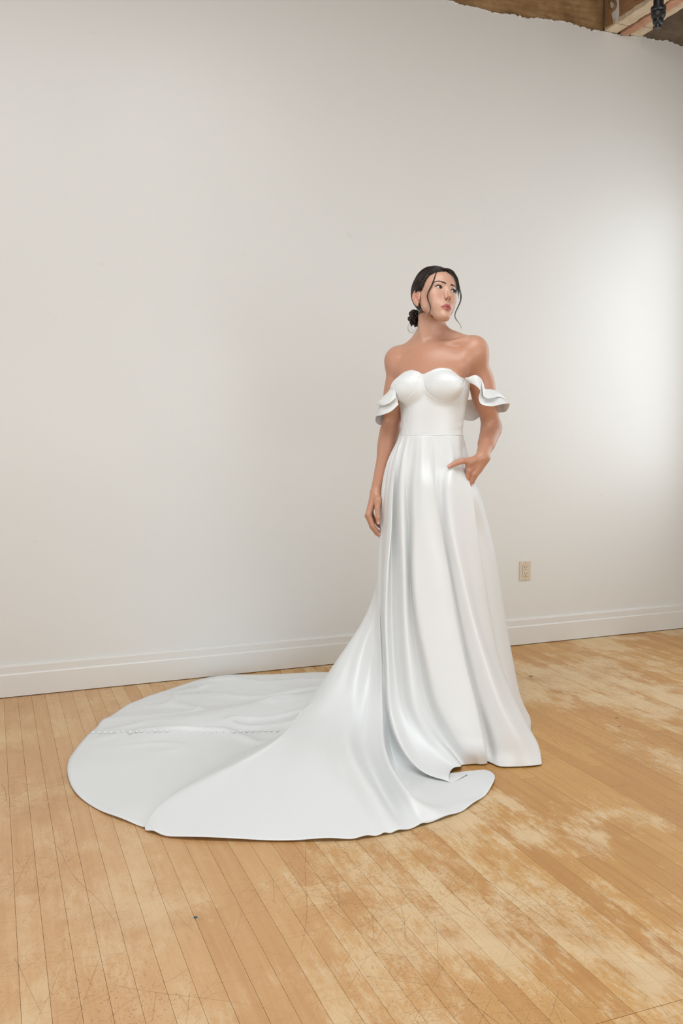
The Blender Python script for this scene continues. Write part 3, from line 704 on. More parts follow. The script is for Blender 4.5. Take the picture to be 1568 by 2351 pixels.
# arms
cap(SHR, ELR, 0.041, 0.0335, 0.03); cap(ELR, WRR, 0.0335, 0.0205, 0.02)
blob((ELR * 0.72 + WRR * 0.28), (0.0335, 0.036, 0.075), 0.03)
blob((SHR * 0.45 + ELR * 0.55) + np.array([0.004, 0, 0]), (0.038, 0.041, 0.08), 0.03)
cap(SHL, ELL_, 0.043, 0.036, 0.03); cap(ELL_, WRL, 0.0345, 0.0245, 0.02)
blob((SHL * 0.5 + ELL_ * 0.5), (0.041, 0.043, 0.085), 0.03)
_fa = (ELL_ * 0.68 + WRL * 0.32); cap(ELL_ * 0.85 + WRL * 0.15, ELL_ * 0.45 + WRL * 0.55, 0.035, 0.029, 0.02)
# right hand (hanging, seen from the thumb side)
NAILS = []
def finger(pts, r, k=0.004):
    for i in range(len(pts) - 1): cap(pts[i], pts[i + 1], r[i], r[i + 1], k if i else 0.006)
MR = [P(846, 1181, -.022), P(844, 1184, -.002), P(846, 1181, .017), P(851, 1174, .034)]
for i, m in enumerate(MR):
    cap(WRR + np.array([-.003, -.012 + .009 * i, -.006]), m, 0.0165, 0.0108, 0.010)
finger([MR[0], P(855.5, 1206, -.022), P(865, 1219, -.016), P(871.5, 1226.5, -.012)], (.0104, .0085, .0074, .0058))
finger([MR[1], P(853.5, 1210, -.002), P(864, 1224.5, .002), P(871.5, 1231, .005)], (.0104, .0085, .0074, .0058))
finger([MR[2], P(855.5, 1206, .017), P(866, 1219, .020), P(873, 1224, .021)], (.0100, .0080, .0070, .0056))
finger([MR[3], P(860, 1196, .034), P(868, 1206, .035), P(873, 1211, .036)], (.0090, .0070, .0062, .0050))
cap(WRR + np.array([.003, -.010, -.006]), P(867, 1152, -.022), 0.015, 0.0135, 0.010)
finger([P(867, 1148, -.020), P(866.5, 1167, -.030), P(867.8, 1188, -.036), P(868.6, 1200, -.036)], (.0140, .0105, .0090, .0072))
NAILS.append((P(868.6, 1200.5, -.0425), (0.0042, 0.0017, 0.0062), roty(0.08)))
NAILS.append((P(870.8, 1226, -.0185), (0.0036, 0.0016, 0.0046), roty(-0.8)))
# left hand (fingers in the pocket, thumb over its edge)
ML = [P(1075.5, 1081, -.092), P(1086, 1088, -.078), P(1093, 1086, -.068), P(1099, 1080, -.058)]
for i, m in enumerate(ML):
    cap(WRL + np.array([-.010 + .008 * i, -.006 + .004 * i, -.004]), m, 0.0165, 0.0112, 0.010)
finger([ML[0], P(1068, 1112, -.082), P(1060, 1130, -.075), P(1055, 1144, -.07)], (.0106, .0088, .0076, .0060))
finger([ML[1], P(1075, 1118, -.070), P(1066, 1138, -.062), P(1061, 1152, -.058)], (.0108, .0088, .0076, .0060))
finger([ML[2], P(1080, 1116, -.058), P(1072, 1135, -.05), P(1067, 1148, -.046)], (.0104, .0082, .0072, .0058))
finger([ML[3], P(1086, 1104, -.048), P(1080, 1118, -.04), P(1076, 1128, -.036)], (.0092, .0072, .0064, .0052))
cap(WRL + np.array([-.008, -.008, -.002]), P(1077, 1060, -.098), 0.016, 0.0145, 0.012)
cap(P(1078, 1062, -.096), P(1074, 1074, -.094), 0.013, 0.010, 0.012)
THT = [P(1080, 1059, -.096), P(1062, 1058, -.117), P(1045, 1064, -.131), P(1031.5, 1070.5, -.137)]
finger(THT, (.0145, .0112, .0096, .0076))
NAILS.append((P(1031, 1070, -.1440), (0.0060, 0.0016, 0.0044), roty(0.42)))
# hips, legs and feet (under the skirt)
for s in (-1, 1):
    hp, kn, an = T(s * .085, .01, .96), T(s * .078, -.012, .52), T(s * .072, .03, .14)
    cap(hp, kn, .074, .054, .05); cap(kn, an, .052, .033, .03); blob(kn * .7 + an * .3 + np.array([0, .012, 0]), (.05, .055, .12), .03)
    cap(an, T(s * .078, -.09, .035), .034, .026, .02); cap(T(s * .078, -.09, .034), T(s * .08, -.14, .028), .028, .022, .02); cap(an, T(s * .072, .055, .10), .033, .026, .02)

TORSO_OPS = OPS[N_TORSO0:N_TORSO1]
OPS.sort(key=lambda o: -o[2])
KM = [o[2] for o in OPS]                                    # wide blends first
HC = from_head((0, 5, -5)); HRAD = 0.145
HG = 0.0013
def grow_body():
    lo = np.array([-0.36, -0.20, -0.002]); hi = np.array([0.32, 0.20, 1.84])
    B = 8
    zs = [lo[2]]
    while zs[-1] < hi[2]:
        z = zs[-1]; zs.append(z + (0.006 if z < 0.72 else (HG if z > 1.56 else 0.0021)))
    while (len(zs) - 1) % B: zs.append(zs[-1] + HG)
    def ax(l, h, a_, b_):
        g_ = [l]
        while g_[-1] < h: g_.append(g_[-1] + (HG if a_ < g_[-1] < b_ else 0.0019))
        while (len(g_) - 1) % B: g_.append(g_[-1] + 0.0019)
        return np.array(g_, F32)
    zs = np.array(zs, F32); gx = ax(lo[0], hi[0], -0.105, 0.09); gy = ax(lo[1], hi[1], -0.125, 0.02)
    nb = np.array([(len(g_) - 1) // B for g_ in (gx, gy, zs)])
    bi = np.stack(np.meshgrid(*[np.arange(n) for n in nb], indexing='ij'), -1).reshape(-1, 3)
    cen = np.stack([gx[bi[:, 0] * B + B // 2], gy[bi[:, 1] * B + B // 2], zs[bi[:, 2] * B + B // 2]], 1)
    rad = 0.5 * np.sqrt(sum((g_[bi[:, i] * B + B] - g_[bi[:, i] * B]) ** 2 for i, g_ in enumerate((gx, gy, zs))))
    # coarse pass on brick centres
    keep = np.zeros(len(cen), bool)
    for kind, fn, k, c, r in OPS:
        keep |= np.linalg.norm(cen - c, axis=1) < r * 1.12 + rad + k
    keep |= np.linalg.norm(cen - HC, axis=1) < HRAD + rad + 0.02
    bi, cen, rad = bi[keep], cen[keep].astype(F32), rad[keep]
    def evalf(X, C_, R_):
        # X (n,m,3) points in bricks with centre C_, radius R_
        n, m, _ = X.shape; D = np.full((n, m), 0.5, F32)
        for kind, fn, k, c, r in OPS:
            s = np.nonzero(np.linalg.norm(C_ - c, axis=1) < r * 1.06 + R_ + k + 0.008)[0]
            if len(s) == 0: continue
            v = fn(X[s].reshape(-1, 3)).astype(F32).reshape(len(s), m)
            D[s] = smin(D[s], v, k) if kind == 'u' else smax(D[s], -v, k)
        s = np.nonzero(np.linalg.norm(C_ - HC, axis=1) < HRAD + R_ + 0.02)[0]
        if len(s):
            hc = to_head(C_[s]); mr = R_[s] / HEAD_S
            fc = (hc[:, 1] > 38 - mr) & (np.abs(hc[:, 0]) < 62 + mr) & (hc[:, 2] < 42 + mr)
            ea = (np.abs(hc[:, 0]) > 56 - mr) & (np.abs(hc[:, 1] + 10) < 30 + mr) & (np.abs(hc[:, 2] + 20) < 46 + mr)
            for f_ in (False, True):
                for e_ in (False, True):
                    q = s[(fc == f_) & (ea == e_)]
                    if len(q):
                        v = (head_sdf(to_head(X[q].reshape(-1, 3)), e_, f_) * F32(HEAD_S)).astype(F32).reshape(len(q), m)
                        D[q] = smin(D[q], v, 0.016)
        return D
    if DEBUG: print('DEBUG bricks', len(bi), time.time()-T0)
    d0 = evalf(cen[:, None, :], cen, rad)[:, 0]
    keep = np.abs(d0) < rad * 1.3 + 0.004
    bi, cen, rad = bi[keep], cen[keep], rad[keep]
    o = np.arange(B + 1)
    oi = np.stack(np.meshgrid(o, o, o, indexing='ij'), -1).reshape(-1, 3)
    NB_ = len(bi); D = np.empty((NB_, (B + 1) ** 3), F32)
    def work(a):
        g = bi[a:a + 700, None, :] * B + oi[None]
        X = np.stack([gx[g[..., 0]], gy[g[..., 1]], zs[g[..., 2]]], -1)
        D[a:a + 700] = evalf(X, cen[a:a + 700], rad[a:a + 700])
    from concurrent.futures import ThreadPoolExecutor
    with ThreadPoolExecutor(4) as ex: list(ex.map(work, range(0, NB_, 700)))
    if DEBUG: print('DEBUG fine bricks', NB_, time.time()-T0)
    D = D.reshape(NB_, B + 1, B + 1, B + 1)
    # surface nets
    sgn = D < 0
    cs = [sgn[:, i:i + B, j:j + B, k:k + B] for i in (0, 1) for j in (0, 1) for k in (0, 1)]
    cnt = sum(c.astype(np.int8) for c in cs)
    b_, i_, j_, k_ = np.nonzero((cnt > 0) & (cnt < 8))
    corner = lambda di, dj, dk: D[b_, i_ + di, j_ + dj, k_ + dk]
    cv = {(a, b, c): corner(a, b, c) for a in (0, 1) for b in (0, 1) for c in (0, 1)}
    acc = np.zeros((len(b_), 3)); num = np.zeros(len(b_))
    for ax_ in range(3):
        for u in (0, 1):
            for v in (0, 1):
                p0 = [u, v]; p0.insert(ax_, 0); p1 = [u, v]; p1.insert(ax_, 1)
                d_0, d_1 = cv[tuple(p0)], cv[tuple(p1)]; cr = (d_0 < 0) != (d_1 < 0)
                t = np.where(cr, d_0 / np.where(cr, d_0 - d_1, 1), 0)
                pt = np.tile(np.array(p0, float), (len(b_), 1)); pt[:, ax_] += t
                acc[cr] += pt[cr]; num[cr] += 1
    loc = acc / num[:, None]
    cell = bi[b_] * B + np.stack([i_, j_, k_], 1)
    Wx = np.stack([g_[cell[:, i]] + loc[:, i] * (g_[cell[:, i] + 1] - g_[cell[:, i]]) for i, g_ in enumerate((gx, gy, zs))], 1)
    dims = nb * B + 2
    key = (cell[:, 0].astype(np.int64) * dims[1] + cell[:, 1]) * dims[2] + cell[:, 2]
    order = np.argsort(key); key = key[order]; Wx = Wx[order]; cell = cell[order]
    # faces: one per crossing edge, seen from the cell whose low corner starts the edge
    b_, i_, j_, k_ = b_[order], i_[order], j_[order], k_[order]
    quads = []
    for ax_ in range(3):
        e = [0, 0, 0]; e[ax_] = 1
        s0 = sgn[b_, i_, j_, k_]; s1 = sgn[b_, i_ + e[0], j_ + e[1], k_ + e[2]]
        c = np.nonzero(s0 != s1)[0]
        a1, a2 = [(1, 2), (2, 0), (0, 1)][ax_]
        st = np.array([dims[1] * dims[2], dims[2], 1], dtype=np.int64)
        k0 = key[c]; ks = np.stack([k0, k0 - st[a1], k0 - st[a1] - st[a2], k0 - st[a2]], 1)
        f = np.searchsorted(key, ks); f = np.clip(f, 0, len(key) - 1); ok = (key[f] == ks).all(1)
        f = f[ok]; fl_ = s0[c][ok]
        f[~fl_] = f[~fl_][:, ::-1]
        quads.append(f)
    return Wx.astype(F32), np.concatenate(quads)

def skin_mat():
    t = NT('skin'); p = t.obj()
    tint = t.n('ShaderNodeVertexColor', layer_name='tint').outputs['Color']
    mot = t.noise(p, 60.0, 3, 0.6)
    c = t.mix(t.math('MULTIPLY', t.step(mot, 0.4, 0.7), 0.10), tint, (0.55, 0.22, 0.15, 1))
    t.set(Base_Color=c, Roughness=0.44, Coat_Weight=0.10, Coat_Roughness=0.30, Subsurface_Weight=0.12, Subsurface_Radius=(0.012, 0.005, 0.003), Subsurface_Scale=0.6)
    t.bump(t.noise(p, 700.0, 2, 0.5), 0.05, 0.0006)
    return t.m
M_SKIN = skin_mat()
if DEBUG: print('DEBUG pre body', time.time()-T0)
BV, BF = grow_body()
if DEBUG:
    _e=np.sort(np.concatenate([BF[:,[0,1]],BF[:,[1,2]],BF[:,[2,3]],BF[:,[3,0]]]),1); _u,_c=np.unique(_e,axis=0,return_counts=True); print('DEBUG body verts',len(BV),'open edges',(_c==1).sum(), BV[_u[_c==1][::5,0]].round(3).tolist(),'t',time.time()-T0)
body = mesh_obj('body', BV, BF, M_SKIN, person, smooth=True)
hv = to_head(BV); hx = np.abs(hv[:, 0]); hq = np.stack([hx, hv[:, 1], hv[:, 2]], 1).astype(F32)
SKIN = np.array([0.555, 0.28, 0.18]); tint = np.tile(SKIN, (len(BV), 1))
def sst(x, a, b): u = np.clip((x - a) / (b - a), 0, 1); return u * u * (3 - 2 * u)
def paint(mask, col): 
    global tint
    tint = tint * (1 - mask[:, None]) + np.array(col) * mask[:, None]
onhead = (np.linalg.norm(BV - HC, axis=1) < 0.15)
face = onhead & (hv[:, 1] > 0)
paint(0.75 * sst(BV[:, 2], 1.50, 1.60), (0.61, 0.365, 0.26))
g = lambda c, r: np.exp(-(((hq - np.array(c, F32)) / np.array(r, F32)) ** 2).sum(1)) * onhead
paint(0.40 * g((40, 68, -30), (17, 30, 15)), (0.62, 0.27, 0.20))           # blush
paint(0.55 * g((76, -12, -20), (14, 22, 34)), (0.66, 0.27, 0.20))           # ears
paint(0.25 * g((0, 104, -42), (9, 9, 9)), (0.66, 0.30, 0.22))
upd = np.minimum(rcone(hq, (22.5, 84.5, -75.3), (5.0, 94.0, -69.0), 1.2, 5.4), rcone(hq, (5.0, 94.0, -69.0), (0, 94.6, -71.2), 5.4, 4.4))
lod = np.minimum(rcone(hq, (21, 84.5, -77.2), (6, 92.0, -81.4), 1.4, 4.8), rcone(hq, (6, 92.0, -81.4), (0, 92.4, -82.2), 4.8, 5.0))
paint(sst(-np.minimum(upd, lod), -0.7, 0.5) * face * (hv[:, 1] > 78), (0.42, 0.095, 0.09))
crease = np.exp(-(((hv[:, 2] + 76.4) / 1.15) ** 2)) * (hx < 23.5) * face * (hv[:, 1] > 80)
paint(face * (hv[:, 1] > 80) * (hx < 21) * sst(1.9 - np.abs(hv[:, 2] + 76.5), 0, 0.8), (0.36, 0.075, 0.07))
paint(0.85 * crease, (0.16, 0.035, 0.03))  # shade of the crease between the lips, painted into the tint
bu = np.clip((hx - 9) / 38, 0, 1); bz = 15.2 + 8.4 * np.sin(bu * 2.05) - 12.0 * np.maximum(0, bu - 0.66) ** 1.2
paint(0.60 * face * sst(hx, 8, 13) * sst(50 - hx, 0, 8) * np.exp(-((hv[:, 2] - bz) / (3.9 * (1 - 0.6 * bu))) ** 4), (0.06, 0.035, 0.025))
_ph = np.array([0, 18, 34, 48, 60, 70, 78, 86, 96, 106, 113, 120, 132, 150, 180.0])
_zh = np.array([74, 70, 63, 50, 30, 10, 0, 6, 14, 10, -18, -38, -58, -74, -80.0])
def hairline(q):
    """height above the hairline (mm) for head points"""
    ph = np.degrees(np.arctan2(np.abs(q[:, 0]), q[:, 1])); return q[:, 2] - np.interp(ph, _ph, _zh)
paint(0.85 * sst(hairline(hv), -2.5, 5) * onhead * (hx < 69), (0.03, 0.02, 0.015))     # hair roots on the scalp
uz, lz = lid_curve(hx - EYE[0]); inx = (np.abs(hx - 30) < 17) & face & (hv[:, 1] > 60)
paint(0.35 * g((31, 78, 8), (15, 20, 7)), (0.42, 0.20, 0.14))               # eye shadow
paint(0.85 * inx * np.exp(-((hv[:, 2] - uz - 0.7) / 1.8) ** 2) * (np.abs(hx - 30) < 15.5) * sst(hx, 17.5, 23), (0.05, 0.025, 0.02))
paint(0.6 * inx * np.exp(-((hv[:, 2] - lz + 0.4) / 1.0) ** 2) * (np.abs(hx - 30) < 14.5) * sst(hx, 18, 24), (0.10, 0.05, 0.04))
paint(0.9 * np.exp(-(((hq - np.array((5.2, 97, -43.2), F32)) / np.array((2.5, 4.6, 2.6), F32)) ** 2).sum(1)) * onhead, (0.10, 0.03, 0.02))  # darkness inside the nostrils, painted into the skin tint
vc = body.data.color_attributes.new('tint', 'FLOAT_COLOR', 'POINT')
vc.data.foreach_set('color', np.concatenate([tint, np.ones((len(BV), 1))], 1).astype(F32).ravel())
tag(body, 'bare tanned skin of face, neck, shoulders and arms')

# fingernails
t_ = NT('pink_nail'); t_.set(Base_Color=(0.75, 0.38, 0.36, 1), Roughness=0.15); M_NAIL = t_.m
def sphere_obj(name, c, r, R, mat, parent, seg=20):
    bm = bmesh.new(); bmesh.ops.create_uvsphere(bm, u_segments=seg, v_segments=seg // 2, radius=1.0)
    M4 = Matrix([[*(np.asarray(R)[i] * np.asarray(r)), c[i]] for i in range(3)] + [[0, 0, 0, 1]])
    bmesh.ops.transform(bm, matrix=M4, verts=bm.verts); return bm_obj(name, bm, mat, parent, smooth=True)
for c, r, R in NAILS: sphere_obj('fingernail', c, r, R, M_NAIL, body)

# eyes
def eye_mat(gaze):
    t = NT('eye'); p = t.obj()
    dt = t.n('ShaderNodeVectorMath', operation='DOT_PRODUCT'); t.put(dt.inputs[0], p); dt.inputs[1].default_value = gaze
    ang = dt.outputs['Value']                                   # = r*cos(angle), r = 12 mm in metres
    a = t.math('DIVIDE', ang, EYE_R * HEAD_S)
    c = t.ramp(a, [(0.0, srgb(190, 176, 168)), (0.855, srgb(206, 196, 190)), (0.868, srgb(30, 34, 38)), (0.90, srgb(84, 96, 104)), (0.955, srgb(118, 130, 136)), (0.965, srgb(50, 54, 56)), (0.975, srgb(8, 8, 9))])
    t.set(Base_Color=c, Roughness=0.06); return t.m
gz = HEAD_R @ (rotz(math.radians(-20)) @ np.array([0, math.cos(0.02), math.sin(0.02)]))
M_EYE = eye_mat(tuple(gz / np.linalg.norm(gz)))
for s in (-1, 1):
    bm = bmesh.new(); bmesh.ops.create_uvsphere(bm, u_segments=48, v_segments=32, radius=EYE_R * HEAD_S)
    e = bm_obj('eyeball', bm, M_EYE, body, smooth=True); e.location = from_head((s * EYE[0], EYE[1], EYE[2]))

# ================================================================= hair
def hair_mat():
    t = NT('dark_brown_hair'); p = t.obj()
    s = t.noise(p, 380.0, 3, 0.6)
    t.set(Base_Color=t.mix(s, (0.010, 0.006, 0.0045, 1), (0.034, 0.020, 0.015, 1)), Roughness=0.36)
    t.bsdf.inputs['Specular IOR Level'].default_value = 0.42
    return t.m
M_HAIR = hair_mat()
HCEN = np.array([0, -8.0, 20.0])
def head_radius(dirs):
    dirs = dirs / np.linalg.norm(dirs, axis=1)[:, None]
    lo = np.full(len(dirs), 20.0); hi = np.full(len(dirs), 150.0)
    for _ in range(16):
        m = (lo + hi) / 2; ins = head_sdf((HCEN + dirs * m[:, None]).astype(F32), ears=False) < 0
        lo = np.where(ins, m, lo); hi = np.where(ins, hi, m)
    return lo
nth, nph = 110, 150
th = np.linspace(0.001, math.pi * 0.86, nth); ph = np.linspace(-math.pi, math.pi, nph, endpoint=False)
TH, PH = np.meshgrid(th, ph, indexing='ij')
dirs = np.stack([np.sin(TH) * np.sin(PH), np.sin(TH) * np.cos(PH), np.cos(TH)], -1).reshape(-1, 3)
R0 = head_radius(dirs); q0 = HCEN + dirs * R0[:, None]
m_ = hairline(q0)
# volume over the crown, a dip along the parting
part = np.exp(-(q0[:, 0] / 3.0) ** 2) * (q0[:, 2] > 60) * (q0[:, 1] > -30)
off = -2.5 + 8.0 * sst(m_, -2, 16) + 4.5 * sst(m_, 10, 45) * sst(60 - q0[:, 1], 0, 30) + 3.0 * sst(q0[:, 2], 65, 100) + 4.5 * sst(q0[:, 0], 20, 60) * sst(m_, 0, 20) - 2.0 * part
strand = 0.55 * np.sin(np.arctan2(dirs[:, 0], dirs[:, 2] + 0.3 * dirs[:, 1]) * 70)
CAPV = np.array([from_head(v) for v in HCEN + dirs * (R0 + off + strand)[:, None]])
gi = np.arange(nth * nph).reshape(nth, nph)
CF = np.stack([gi[:-1], np.roll(gi, -1, 1)[:-1], np.roll(gi, -1, 1)[1:], gi[1:]], -1).reshape(-1, 4)
CF = CF[(m_[CF] > -7).all(1)]
hair = mesh_obj('hair', CAPV, CF, M_HAIR, person, smooth=True)
tag(hair, 'dark brown hair parted in the middle and pinned into a low messy bun')
if DEBUG: print('DEBUG cap', time.time()-T0)
# combed strands running from parting and hairline back to the bun
BUN = np.array([-6.0, -101.0, -50.0])
rh = np.random.default_rng(11)
starts = []
for k in range(520):                                   # along the parting
    y = rh.uniform(-45, 74); s = rh.choice([-1, 1]); starts.append((s * rh.uniform(1.5, 7), y, 95))
for k in range(900):                                   # along the hairline, front to ear
    a = math.radians(rh.uniform(3, 86)) * rh.choice([-1, 1]); starts.append(('h', a, rh.uniform(-2.0, 9) if rh.random() < 0.7 else rh.uniform(5, 16)))
for k in range(160):                                   # behind the ears, nape
    a = math.radians(rh.uniform(112, 176)) * rh.choice([-1, 1]); starts.append(('h', a, rh.uniform(1, 9)))
D0 = []
for st in starts:
    if st[0] == 'h':
        a = st[1]; z = np.interp(abs(math.degrees(a)), _ph, _zh) + st[2]
        # point of the head surface at azimuth a and height z
        r = 78.0; D0.append(np.array([math.sin(a) * r * 0.92, math.cos(a) * r * 1.08, z]) - HCEN)
    else: D0.append(np.array([st[0], st[1], st[2]]) - HCEN)
D0 = np.array(D0); D0 /= np.linalg.norm(D0, axis=1)[:, None]
sd = np.where(D0[:, 0] >= 0, 1.0, -1.0)
D1 = BUN + rh.normal(0, 7, (len(D0), 3)) - HCEN; D1 /= np.linalg.norm(D1, axis=1)[:, None]
nt = 24; tt = np.linspace(0, 1, nt)
om = np.arccos(np.clip((D0 * D1).sum(1), -1, 1))[:, None]
# strands are combed over the side of the head: a waypoint above and behind the ear
DM = np.stack([sd * (0.95 - 0.25 * np.clip(-D0[:, 1], 0, 1)), -0.25 - 0.35 * np.clip(-D0[:, 1] + 0.2, 0, 1), 0.20 + 0.75 * np.clip(D0[:, 2], -0.3, 1)], 1)
bk = np.degrees(np.arctan2(np.abs(D0[:, 0]), D0[:, 1])) > 108
DM[bk & (D0[:, 2] < 0.3)] = ((D0 + D1) / 2)[bk & (D0[:, 2] < 0.3)]
ta = tt[None, :, None]
DD = (1 - ta) ** 2 * D0[:, None] + 2 * ta * (1 - ta) * DM[:, None] + ta ** 2 * D1[:, None]
DD /= np.linalg.norm(DD, axis=2)[..., None]
RR = head_radius(DD.reshape(-1, 3)).reshape(len(D0), nt)
q_mid = lambda d: d[..., 2]
base_off = 6.0 + rh.uniform(-0.6, 2.4, (len(D0), 1))
offs = base_off * sst(tt, -0.06, 0.24)[None, :] + 5.5 * sst(q_mid(DD), 0.5, 0.95) * sst(tt, 0, 0.3)[None, :] + 3.0 * sst(DD[..., 0], 0.2, 0.6) * sst(tt, 0, 0.3)[None, :] + 2.2 * np.sin(np.pi * tt)[None, :] * sst(om, 0.8, 1.6)
paths = []
for i in range(len(D0)):
    pts = from_head(HCEN + DD[i] * (RR[i] + offs[i])[:, None])
    paths.append((pts, 0.00082 * HEAD_S * 1000 * np.minimum(1, np.minimum(tt * 6 + 0.12, (1 - tt) * 8 + 0.4)) * rh.uniform(0.7, 1.25)))
sv, sf = tube_mesh(paths, 5)
mesh_obj('combed_strands', sv, sf, M_HAIR, hair, smooth=True)['kind'] = 'stuff'
# bun of curled locks at the nape
paths = []
bc = from_head(BUN + np.array([0, -8, -6])) + np.array([-0.009, 0, 0.013])
bax = HEAD_R
for k in range(60):
    c = rh.normal(0, 1, 3); c /= np.linalg.norm(c)
    c = bc + bax @ (c * np.array([0.020, 0.013, 0.027])) + np.array([0, 0, -0.006])
    rr_ = rh.uniform(0.005, 0.010); u1 = rh.normal(0, 1, 3); u1 /= np.linalg.norm(u1); u2 = np.cross(u1, rh.normal(0, 1, 3)); u2 /= np.linalg.norm(u2)
    a = np.linspace(0, rh.uniform(4.2, 7.5), 20)
    pts = c + rr_ * (np.cos(a)[:, None] * u1 + np.sin(a)[:, None] * u2) + (a / 7)[:, None] * rh.normal(0, 0.003, 3)
    paths.append((pts, 0.0034 * np.sin(np.linspace(0.15, math.pi - 0.15, 20)) ** 0.5 * rh.uniform(0.7, 1.2)))
sv, sf = tube_mesh(paths, 7)
bun = mesh_obj('hair_bun', sv, sf, M_HAIR, hair, smooth=True)
tag(bun, 'small messy bun of curled locks at the nape')
sphere_obj('bun_core', bc, (0.021, 0.014, 0.028), HEAD_R, M_HAIR, hair)

# loose face-framing locks, given by where they hang
def trace_head(px, py, lift=0.0):
    c = L2W.T @ (CAM_P - BASE); r = L2W.T @ (CAM_M @ np.array([(px - CX) / FPX, -(py - CY) / FPX, -1.0])); r /= np.linalg.norm(r)
    t = 3.2
    for _ in range(60):
        d = float(head_sdf(to_head((c + r * t)[None].astype(F32)))[0]) * HEAD_S - lift
        t += d * 0.9
        if d < 1e-4 or t > 4: break
    return c + r * t if t < 3.75 else None
def lock(pix, w, n, spread, name, seed, bright=False):
    r_ = np.random.default_rng(seed); last = None; pts = []
    for (px, py, lf) in pix:
        q = trace_head(px, py, lf)
        if q is None: q = P(px, py, last[1] if last is not None else -0.03)
        last = q; pts.append(q)
    pts = np.array(pts); pts[:, 1] = np.convolve(np.pad(pts[:, 1], 1, 'edge'), [0.25, 0.5, 0.25], 'valid') - 0.001
    mid = catmull(pts, 44); s = np.linspace(0, 1, 44)
    paths = []
    for k in range(n):
        o = r_.normal(0, spread, 3); o2 = r_.normal(0, spread * 0.7, 3)
        wob = mid + np.outer(np.sin(np.pi * s) ** 0.7, o) + np.outer(np.sin(2.3 * np.pi * s), o2) * 0.4
        e = int(44 * r_.uniform(0.82, 1.0))
        rad = w * r_.uniform(0.6, 1.1) * np.clip((1.04 - s[:e] * 44 / e), 0.10, 1) ** 0.6
        paths.append((wob[:e], rad))
    v, f = tube_mesh(paths, 5)
    o = mesh_obj(name, v, f, M_HAIR, hair, smooth=True)
    return o
lock([(1004, 617, .004), (1001, 627, .004), (996, 642, .003), (990, 657, .004), (984, 668, .006), (981, 678, .007), (982.5, 690, .007), (986.5, 700, .006), (988, 708, .006), (986, 718, .008), (981, 727, .012), (975, 737, .016)], 0.00062, 16, 0.0014, 'loose_lock', 5)
lock([(1010, 618, .006), (1021, 617, .008), (1033, 620, .008), (1043, 629, .008), (1050, 641, .008), (1053, 655, .007), (1056, 668, .006), (1058.5, 680, .004), (1057, 692, .004), (1051, 706, .004), (1045.5, 718, .004), (1044.5, 727, .004), (1049, 736, .004), (1055, 743, .004), (1058.5, 751, .004), (1058, 761, .004)], 0.00062, 18, 0.0013, 'loose_lock', 6)
lock([(1014, 617, .008), (1030, 621, .008), (1042, 632, .007), (1047, 645, .006), (1050, 658, .006), (1050, 670, .005), (1048.5, 682, .005)], 0.0006, 9, 0.0012, 'loose_lock', 8)
lock([(1012, 618, .006), (1026, 618, .007), (1038, 624, .007), (1046, 635, .006), (1050, 648, .006), (1052, 662, .005), (1053, 676, .005), (1052, 688, .004)], 0.00075, 34, 0.0026, 'loose_lock', 12)
lock([(966, 664, .002), (965.5, 680, .002), (964.5, 700, .002), (964, 722, .004), (965, 745, .006)], 0.00030, 3, 0.0006, 'loose_lock', 9)
for i, pp in enumerate([[(946, 742), (939, 752), (938, 758), (945, 763), (954, 761)], [(947, 742), (944, 752), (948, 759), (956, 758)], [(945, 740), (937, 748), (936.5, 757), (943, 764), (953, 765)], [(950, 745), (952, 754), (957, 757)]]):
    pts = catmull([P(a, b, bc[1] + 0.004 * i) for a, b in pp], 24)
    v, f = tube_mesh([(pts, np.full(24, 0.00045))], 5); mesh_obj('loose_lock', v, f, M_HAIR, hair, smooth=True)

if DEBUG: print('DEBUG locks', time.time()-T0)
